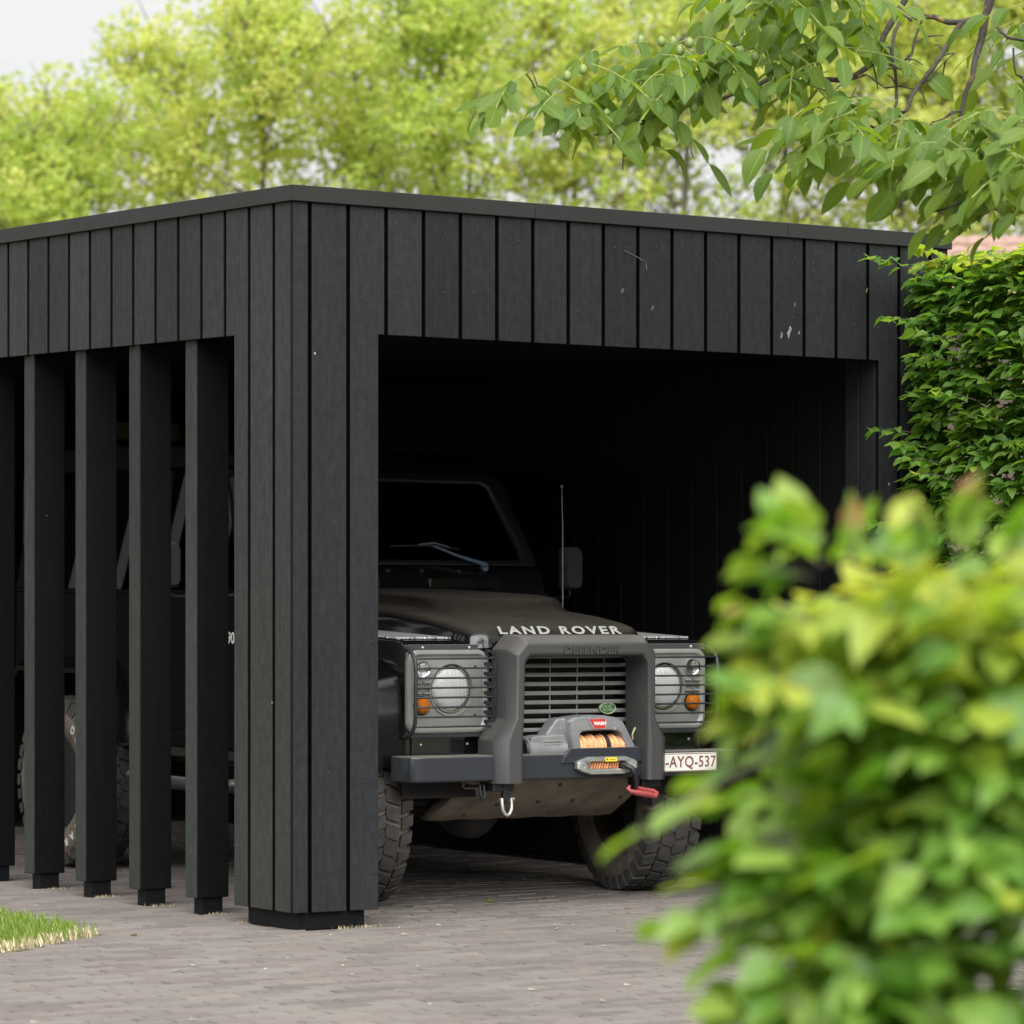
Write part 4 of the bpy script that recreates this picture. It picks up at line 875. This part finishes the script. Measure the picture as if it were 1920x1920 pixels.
ex, tw = sprigs(sp_st, .075, [0, 0, 0, 1]); tag(tw.obj('sprig', 'wood', hr, smooth=60), kind='stuff')
hedge('tall_hedge', (3.05, -.95, -.01), (1, 0, 0), (0, 1, 0), (3.2, .88, 2.74), 40000, .072, hr, .06, ['hedge_leaf', 'hedge_young'], ex, faces=(.40, .26, .10, .06, .20), lump=.04)

# low hedge close to the camera
hf = empty('near_hedge'); tag(hf, 'low leafy beech hedge with yellow green tips close to the camera', 'hedge')
A_ = (Rv*.985-Fv*.17).normalized(); B_ = (Fv*.985+Rv*.17).normalized()
O_ = W(.35, 4.72, -.13)
st_ = []
for a, b, c, e, d, n_ in ((1520, 1165, 1400, 1150, 4.7, 3), (1520, 1085, 1425, 1070, 4.75, 3), (1540, 1060, 1475, 1010, 4.7, 3), (1500, 1050, 1465, 985, 4.7, 2), (1520, 1050, 1500, 990, 4.72, 2), (1600, 1050, 1600, 995, 4.7, 2),
                         (1570, 1060, 1590, 1020, 4.8, 3), (1660, 1060, 1680, 1015, 4.8, 3), (1800, 1040, 1815, 955, 4.75, 4), (1885, 1050, 1905, 1000, 4.8, 3), (1740, 1060, 1730, 1010, 4.7, 3)):
    p0, p1 = W((a-960)/FPX*d, d, CAM.z+(1167-b)/FPX*d), W((c-960)/FPX*d, d, CAM.z+(1167-e)/FPX*d); st_.append((p0, p1-p0, n_))
ex, tw = sprigs(st_, .074, [0, 1, 1, 2]); tag(tw.obj('sprig', 'wood', hf, smooth=60), kind='stuff')
st_ = []
for a, b, c, e, d, n_ in ((1490, 1400, 1205, 1560, 4.7, 2), (1480, 1440, 1340, 1460, 4.75, 2), (1500, 1600, 1390, 1590, 4.7, 3), (1490, 1570, 1350, 1600, 4.7, 2), (1490, 1640, 1340, 1650, 4.72, 3), (1480, 1680, 1310, 1725, 4.7, 3), (1460, 1740, 1330, 1750, 4.75, 3), (1490, 1800, 1380, 1810, 4.7, 3), (1500, 1880, 1380, 1890, 4.7, 3),
                         (1500, 1500, 1370, 1500, 4.72, 3), (1510, 1290, 1410, 1280, 4.7, 3), (1500, 1220, 1420, 1200, 4.8, 3), (1490, 1350, 1390, 1350, 4.75, 3)):
    p0, p1 = W((a-960)/FPX*d, d, CAM.z+(1167-b)/FPX*d), W((c-960)/FPX*d, d, CAM.z+(1167-e)/FPX*d); st_.append((p0, p1-p0, n_))
ex2, tw = sprigs(st_, .084, [0, 0, 1]); tag(tw.obj('sprig', 'wood', hf, smooth=60), kind='stuff'); ex = tuple(np.concatenate([p, q]) for p, q in zip(ex, ex2))
hedge('near_hedge', O_, A_, B_, (2.1, .85, 1.335), 12500, .082, hf, .26, ['hedge_fore', 'hedge_young', 'hedge_tip'], ex, faces=(.42, .26, .20, .04, .08), lump=.07, inner=.12)

# walnut tree overhanging from the right
wt = empty('walnut_tree'); tag(wt, 'walnut tree with bare grey limbs and large leaves hanging over the roof', 'tree')
def wp(px, py, d): d *= 1.16; return W((px-960)/FPX*d, d, CAM.z+(1167-py)/FPX*d)
limbs = [([(2420, 1900, 12.6), (2400, 1200, 12.6), (2380, 500, 12.5), (2330, 0, 12.4), (2240, -320, 12.3)], .13, .07),
    ([(2380, 500, 12.5), (2300, 100, 12.3), (2180, -100, 12.1), (2020, -160, 12.0), (1905, -90, 11.9), (1855, 0, 11.8), (1846, 35, 11.8), (1830, 107, 11.8), (1823, 145, 11.7), (1804, 207, 11.7), (1795, 245, 11.7), (1791, 278, 11.6)], .046, .004),
    ([(1846, 32, 11.8), (1804, 42, 11.7), (1784, 71, 11.7), (1752, 123, 11.6), (1723, 161, 11.6), (1700, 207, 11.5), (1665, 245, 11.5), (1626, 262, 11.4), (1570, 270, 11.4)], .018, .004),
    ([(1804, 42, 11.7), (1752, 32, 11.8), (1707, 36, 11.8), (1687, 19, 11.9), (1650, -5, 11.9), (1560, -30, 12.)], .017, .008),
    ([(1730, -60, 11.9), (1697, 0, 11.9), (1658, 65, 11.9), (1636, 119, 11.9), (1590, 150, 11.9), (1507, 155, 11.8), (1445, 145, 11.8), (1410, 170, 11.7), (1348, 188, 11.7), (1298, 188, 11.6), (1270, 208, 11.6), (1220, 227, 11.5), (1171, 242, 11.5), (1113, 253, 11.4)], .020, .005),
    ([(1220, 227, 11.5), (1150, 228, 11.5), (1082, 216, 11.4), (1041, 203, 11.4), (1015, 190, 11.4), (1000, 172, 11.4)], .008, .003),
    ([(1700, 20, 11.8), (1672, 97, 11.7), (1681, 161, 11.7), (1671, 226, 11.6), (1674, 258, 11.6), (1649, 290, 11.5), (1647, 330, 11.5)], .011, .004),
    ([(1671, 226, 11.6), (1640, 240, 11.6), (1600, 225, 11.5), (1575, 205, 11.5), (1530, 200, 11.5)], .009, .004),
    ([(1990, 260, 11.3), (1950, 235, 11.3), (1914, 232, 11.3), (1875, 268, 11.2), (1830, 290, 11.2)], .014, .005),
    ([(1862, 39, 11.8), (1891, 71, 11.7), (1925, 77, 11.7), (1990, 60, 11.7)], .010, .006),
    ([(2180, -100, 12.1), (2100, 60, 11.9), (2030, 190, 11.6), (1990, 260, 11.3), (1960, 370, 11.1), (1880, 390, 11.0), (1800, 380, 11.0), (1740, 400, 11.0)], .025, .005),
    ([(1636, 119, 11.9), (1690, 130, 11.8), (1710, 100, 11.8), (1720, 60, 11.8), (1732, 30, 11.8)], .008, .006),
    ([(1560, -30, 12.), (1500, 10, 11.9), (1450, 60, 11.8), (1400, 80, 11.8), (1330, 100, 11.7), (1260, 110, 11.7), (1215, 118, 11.7)], .012, .004),
    ([(1590, 150, 11.9), (1625, 140, 11.8), (1660, 165, 11.7)], .006, .003), ([(1507, 155, 11.8), (1560, 175, 11.7), (1590, 155, 11.7)], .006, .003),
    ([(1723, 161, 11.6), (1760, 128, 11.6), (1790, 100, 11.6)], .006, .003), ([(1804, 207, 11.7), (1770, 222, 11.6), (1740, 236, 11.6)], .006, .003), ([(1900, 90, 11.7), (1905, 140, 11.7), (1920, 158, 11.7)], .006, .004)]
br = MB(); tips = []
for pts, ra, rb in limbs[1:]:
    ra *= .66; rb *= .7; q = [wp(*p) for p in pts]; sm = []
    for i in range(len(q)-1):
        for t in (0, .5): 
            p = q[i].lerp(q[i+1], t); sm.append(p + (Vector((random.gauss(0, .006), random.gauss(0, .006), random.gauss(0, .006))) if t else Vector()))
    sm.append(q[-1]); n_ = len(sm); br.tube(sm, [ra+(rb-ra)*i/(n_-1) for i in range(n_)], 7)
    for i in range(2, n_):                                   # gnarled spurs along the bare limbs
        if ra < .02 and random.random() < .5:
            p = sm[i]; d_ = Vector((random.gauss(0, 1), random.gauss(0, 1), random.gauss(-.2, .8))).normalized()*random.uniform(.05, .16)
            br.tube([p, p+d_*.5+Vector((0, 0, .01)), p+d_], [.0035, .003, .002], 5)
br.obj('branch', 'bark_lichen', wt, smooth=60)
q = [wp(*p) for p in limbs[0][0]]; q[0].z = -.1; MB().tube(q, [.19, .15, .13, .11, .07], 12).obj('trunk', 'bark_lichen', wt, smooth=60)
# compound leaves: (px, py, depth, heading right, droop)
cl = []
def region(n, x0, x1, y0, y1, d0, d1):
    for _ in range(n): cl.append((random.uniform(x0, x1), random.uniform(y0, y1), random.uniform(d0, d1)))
cl += [(985, 185, 11.3), (965, 205, 11.3), (1060, 175, 11.3), (1100, 230, 11.4), (1175, 235, 11.4), (1230, 170, 11.5), (1010, 165, 11.3), (1000, 175, 11.4), (1030, 195, 11.3), (1045, 200, 11.4), (1090, 215, 11.4), (1130, 150, 11.4), (1075, 200, 11.3), (1110, 165, 11.4), (1150, 240, 11.4), (1215, 225, 11.4), (1260, 215, 11.4), (1190, 160, 11.5), (1160, 115, 11.6), (1200, 110, 11.6), (1250, 190, 11.5)]
region(30, 1160, 1400, 95, 190, 11.3, 12.0); region(46, 1340, 1600, 0, 170, 11.2, 12.2); region(6, 1420, 1600, 170, 240, 11.2, 11.8); region(24, 1480, 1680, 250, 330, 10.8, 11.6)
region(46, 1680, 1930, 260, 390, 10.6, 11.5); region(4, 1850, 1920, 60, 220, 11.6, 12.2); region(8, 1380, 1560, -60, 40, 11.0, 12); region(14, 1800, 1960, 280, 390, 10.4, 11.2); region(4, 1880, 1960, -20, 120, 11.5, 12)
cl += [(1835, 405, 11.1), (1870, 420, 11.0), (1905, 410, 11.0), (1850, 435, 11.1), (1890, 440, 11.0), (1925, 435, 11.0)]
wpos, wD, wN, wS = [], [], [], []; rc = MB(); nuts = []
for px_, py_, d in cl:
    p0 = wp(px_+(22 if px_ > 1170 else -22), py_-30-(36 if px_ > 1380 else 0), d); h = Rv*random.uniform(-1, .55)+Fv*random.uniform(-.6, .4); h.normalize()
    L_ = random.uniform(.14, .27); nlf = random.choice((5, 5, 7)); dv = (h*random.uniform(.5, .95)+Vector((0, 0, random.uniform(-.42, .12)))).normalized(); pts = []
    for k in range(6):
        t = k/5; pts.append(p0+dv*L_*t+Vector((0, 0, -.07*t*t)))
    rc.tube(pts, .0022, 5); sdv = dv.cross(Vector((0, 0, 1))).normalized()
    for k in range(nlf):
        t = 1 if k == nlf-1 else .35+.6*(k//2)/max(1, (nlf//2)); p = pts[0].lerp(pts[-1], t); p.z = p0.z+dv.z*L_*t-.07*t*t
        s_ = 0 if k == nlf-1 else (1 if k % 2 else -1)
        dd = dv*(.5 if s_ else 1)+sdv*s_*.75+Vector((0, 0, random.uniform(-.85, -.25)))+Vector((random.gauss(0, .15), random.gauss(0, .15), 0))
        wpos.append(p); wD.append(dd); wN.append(Vector((random.gauss(0, .35), random.gauss(0, .35), .75))-h*.1+(-Fv)*.35); wS.append(random.uniform(.078, .132)*(1.1 if s_ == 0 else 1)*(.85 if k < 2 else 1))
    if random.random() < .22: nuts.append(p0)
tag(rc.obj('leaf_stalk', 'stalk', wt, smooth=60), kind='stuff')
for p in nuts[:14]:
    for _ in range(random.choice((1, 2, 2, 3))): 
        o = mk('walnut', bpy.data.meshes.get('walnut') or MB().lathe([(-.020, .002), (-.017, .009), (-.008, .0145), (.004, .015), (.014, .010), (.020, .002)], (0, 0, 0), 'z', 10).mesh('walnut', 'walnut', 60), wt); o.location = p+Vector((random.gauss(0, .022), random.gauss(0, .022), random.gauss(-.01, .015)))
wpos = np.array(wpos); xx, yy_, dd_ = project(wpos)
scatter('foliage', 'walnut', wpos, np.array(wD), np.array(wN), np.array(wS), ['walnut_leaf'], np.zeros(len(wpos), int), wt, pick_parts(wpos, dd_-8*np.array(wS), 300))

# tall trees behind, each its own trunk, limbs and crown
def far_tree(r, d, H, cw, dark, label, dens=1.0, zlow=3.2):
    base = W(r, d, .1); t = empty('tall_tree', base); tag(t, label, 'tree', 'tall trees behind the carport')
    tr = MB(); centres = []; top = Vector((random.gauss(0, .3), random.gauss(0, .3), H))
    stem = [Vector((0, 0, -.3)), Vector((.05, 0, H*.25)), Vector((-.05, .08, H*.5)), Vector((.08, .0, H*.75)), top]; tr.tube(stem, [.14, .11, .07, .04, .012], 8)
    for k in range(64):
        u = random.uniform(.22, .98); z0 = H*u; b = stem[0].lerp(top, u); a = random.uniform(0, 2*PI); prof = math.sin(PI*min(1, max(.05, (u-.12)/.95)))**.6
        ln = cw*prof*random.uniform(.45, 1.0); e = b+Vector((math.cos(a)*ln, math.sin(a)*ln, ln*random.uniform(.35, .9))); mid = b.lerp(e, .5)+Vector((0, 0, -.08*ln+random.gauss(0, .05)))
        if e.z > H*1.03: e.z = H*1.03-random.random()*.6
        tr.tube([b, mid, e], [.04*(1.1-u)+.012, .018, .006], 5)
        for _ in range(max(8, int(ln*26))): 
            s_ = random.uniform(.25, 1.08); p = b.lerp(e, s_)+Vector((random.gauss(0, .32), random.gauss(0, .32), random.gauss(.05, .26)))
            if p.z > zlow and random.random() < (.16 if p.z < .68*H else .30 if p.z < .76*H else .58): centres.append(p)
        for _ in range(2):
            s_ = random.uniform(.4, .9); p = b.lerp(e, s_); tr.tube([p, p+Vector((random.gauss(0, .4), random.gauss(0, .4), random.uniform(.2, .7)))], [.014, .005], 4)
    tr.obj('trunk', 'wood', t, smooth=60)
    C_ = np.array([tuple(c) for c in centres]); per = int(23*dens); n_ = len(C_)*per
    pos = np.repeat(C_, per, axis=0)+rng.normal(0, 1, (n_, 3))*np.array([.13, .13, .09]); s_ = rng.uniform(.045, .076, n_)
    D_ = rng.normal(0, 1, (n_, 3))+np.array([0, 0, -.3]); N_ = rng.normal(0, .7, (n_, 3))+np.array([0, 0, .8]); Rm = frames(D_, N_)
    q4 = np.array([(0, -.9, 0), (.72, .05, .16), (0, 1.0, -.12), (-.72, .05, .16)])
    Vv = np.einsum('nij,vj->nvi', Rm*s_[:, None, None], q4)+pos[:, None, :]
    mi = np.repeat((rng.random(len(C_)) < dark).astype(int), per)
    cr = mk('crown', np_mesh('crown', Vv.reshape(-1, 3), np.arange(n_*4).reshape(n_, 4), ['bg_leaf', 'bg_leaf_dark'], mi), t); cr['kind'] = 'stuff'
FT = [(-8.6, 58, 9.0, 1.9, .6, 'low rounded tree at the left edge behind the carport', .78), (-7.0, 57, 9.3, 2.0, .7, 'darker green tree second from the left behind the roof', .78), (-5.3, 60, 10.3, 2.0, .3, 'yellow green tree with the tall left shoulder of the row', .78),
      (-3.9, 58, 10.6, 2.0, .4, 'tallest tree above the left roof edge, next to a dip in the row', .78), (-2.3, 60, 10.2, 1.9, .35, 'pale green tree in the dip above the front corner of the roof', .78), (-.7, 58, 11.0, 2.1, .8, 'deeper green tree just right of the roof corner', .78),
      (1.0, 61, 12.0, 2.3, .3, 'tall bright tree behind the middle of the carport roof', .9), (2.7, 59, 11.9, 2.2, .45, 'leafy tree right behind the tip of the walnut branch', .85), (4.4, 61, 12.6, 2.3, .25, 'tall thin light tree seen through the walnut leaves', .85),
      (6.1, 59, 12.4, 2.3, .25, 'tall light tree behind the bare walnut limbs', .85), (7.8, 60, 12.6, 2.3, .3, 'tall light tree at the right edge behind the thick walnut limb', .9), (9.6, 59, 12.2, 2.3, .3, 'last light tree of the row above the tall hedge', .9)]
for r, d, H, cw, dk_, lb, dn in FT: far_tree(r, d, H, cw, dk_, lb, dn)

# neighbouring house behind the walnut
ho_ = empty('tiled_house', W(6.9, 44, -.12), (0, 0, -YAW)); tag(ho_, 'house with a pink clay tile roof half hidden behind walnut leaves', 'house')
MB().box(-2.2, 2.4, .3, 3.7, -.6, 5.05).obj('wall', 'brickwall', ho_)
MB().prism([(0, 4.98), (2.0, 6.0), (4.0, 4.98)], -2.3, 2.5, lambda p, q, t: (t, p-.05, q)).obj('roof', 'brickwall', ho_)
tile = MB().grid(7, 2, lambda a, b: (.225*a, b*.30, .022*math.sin(PI*a)+(.012 if b < .5 else 0))).mesh('roof_tile', 'roof_tile', 40)
sl_ = math.atan2(1.02, 2.0)
for j in range(8):
    for i in range(21):
        o = mk('roof_tile', tile, ho_); o.location = (-2.28+.228*i, -.06+.275*j*math.cos(sl_), 4.99+.275*j*math.sin(sl_)+random.uniform(0, .004)); o.rotation_euler = (sl_+random.uniform(-.02, .02), 0, random.uniform(-.01, .01))

# ------------------------------------------------------------------ small litter
def gz(x, y): return SLOPE*y
def litter_leaf(x, y, mat, label, sz):
    V, F, U = leaf_base('beech'); o = mk('fallen_leaf', np_mesh('fallen_leaf', V*sz, F, [mat], None, U)); o.location = (x, y, gz(x, y)+.006); o.rotation_euler = (random.uniform(-.2, .2), random.uniform(-.2, .2), random.uniform(0, 6))
    tag(o, label, 'leaf', 'leaves lying on the paving')
litter_leaf(1.42, .70, 'hedge_young', 'small green leaf lying on the paving under the bumper', .05)
litter_leaf(1.68, .72, 'hedge_tip', 'tiny orange leaf lying on the paving below the skid plate', .03)
litter_leaf(1.60, .02, 'hedge_tip', 'curled brown leaf lying on bright paving in front of the car', .03)
litter_leaf(-.62, .16, 'straw', 'yellow dry leaf lying at the corner of the lawn', .04)
sx_ = MB()
V = []; n_ = 100
for _ in range(n_):
    x, y = random.uniform(-3, 3.2), random.uniform(-4, 1.6)
    if inside(x, y, LAWN): continue
    a = random.uniform(0, PI); l, w_ = random.uniform(.004, .016), random.uniform(.002, .006); z = gz(x, y)+.0045; c_, s_ = math.cos(a), math.sin(a)
    sx_.add([(x-c_*l-s_*w_, y-s_*l+c_*w_, z), (x+c_*l-s_*w_, y+s_*l+c_*w_, z), (x+c_*l+s_*w_, y+s_*l-c_*w_, z+.004), (x-c_*l+s_*w_, y-s_*l-c_*w_, z)], [(0, 1, 2, 3)])
tag(sx_.obj('debris', 'petal'), 'pale chips and blossom scattered over the paving', 'debris', kind='stuff')
def tuft_pt():
    k = random.randrange(7)
    cx, cy = [(.12, .770), (.12, 1.235), (.12, 1.70), (.12, 2.17), (.25, .02), (.36, .03), (.03, .40)][k]
    return cx+random.gauss(0, .03), cy+random.gauss(0, .012), True
tag(mk('straw_litter', blades(420, tuft_pt, .022, ['grass', 'straw'], 'straw_litter', .0016)), 'dry straw caught round the feet of the slats', 'straw', kind='stuff')
print('tris', sum(len(o.data.polygons) for o in S.objects if o.type == 'MESH'))
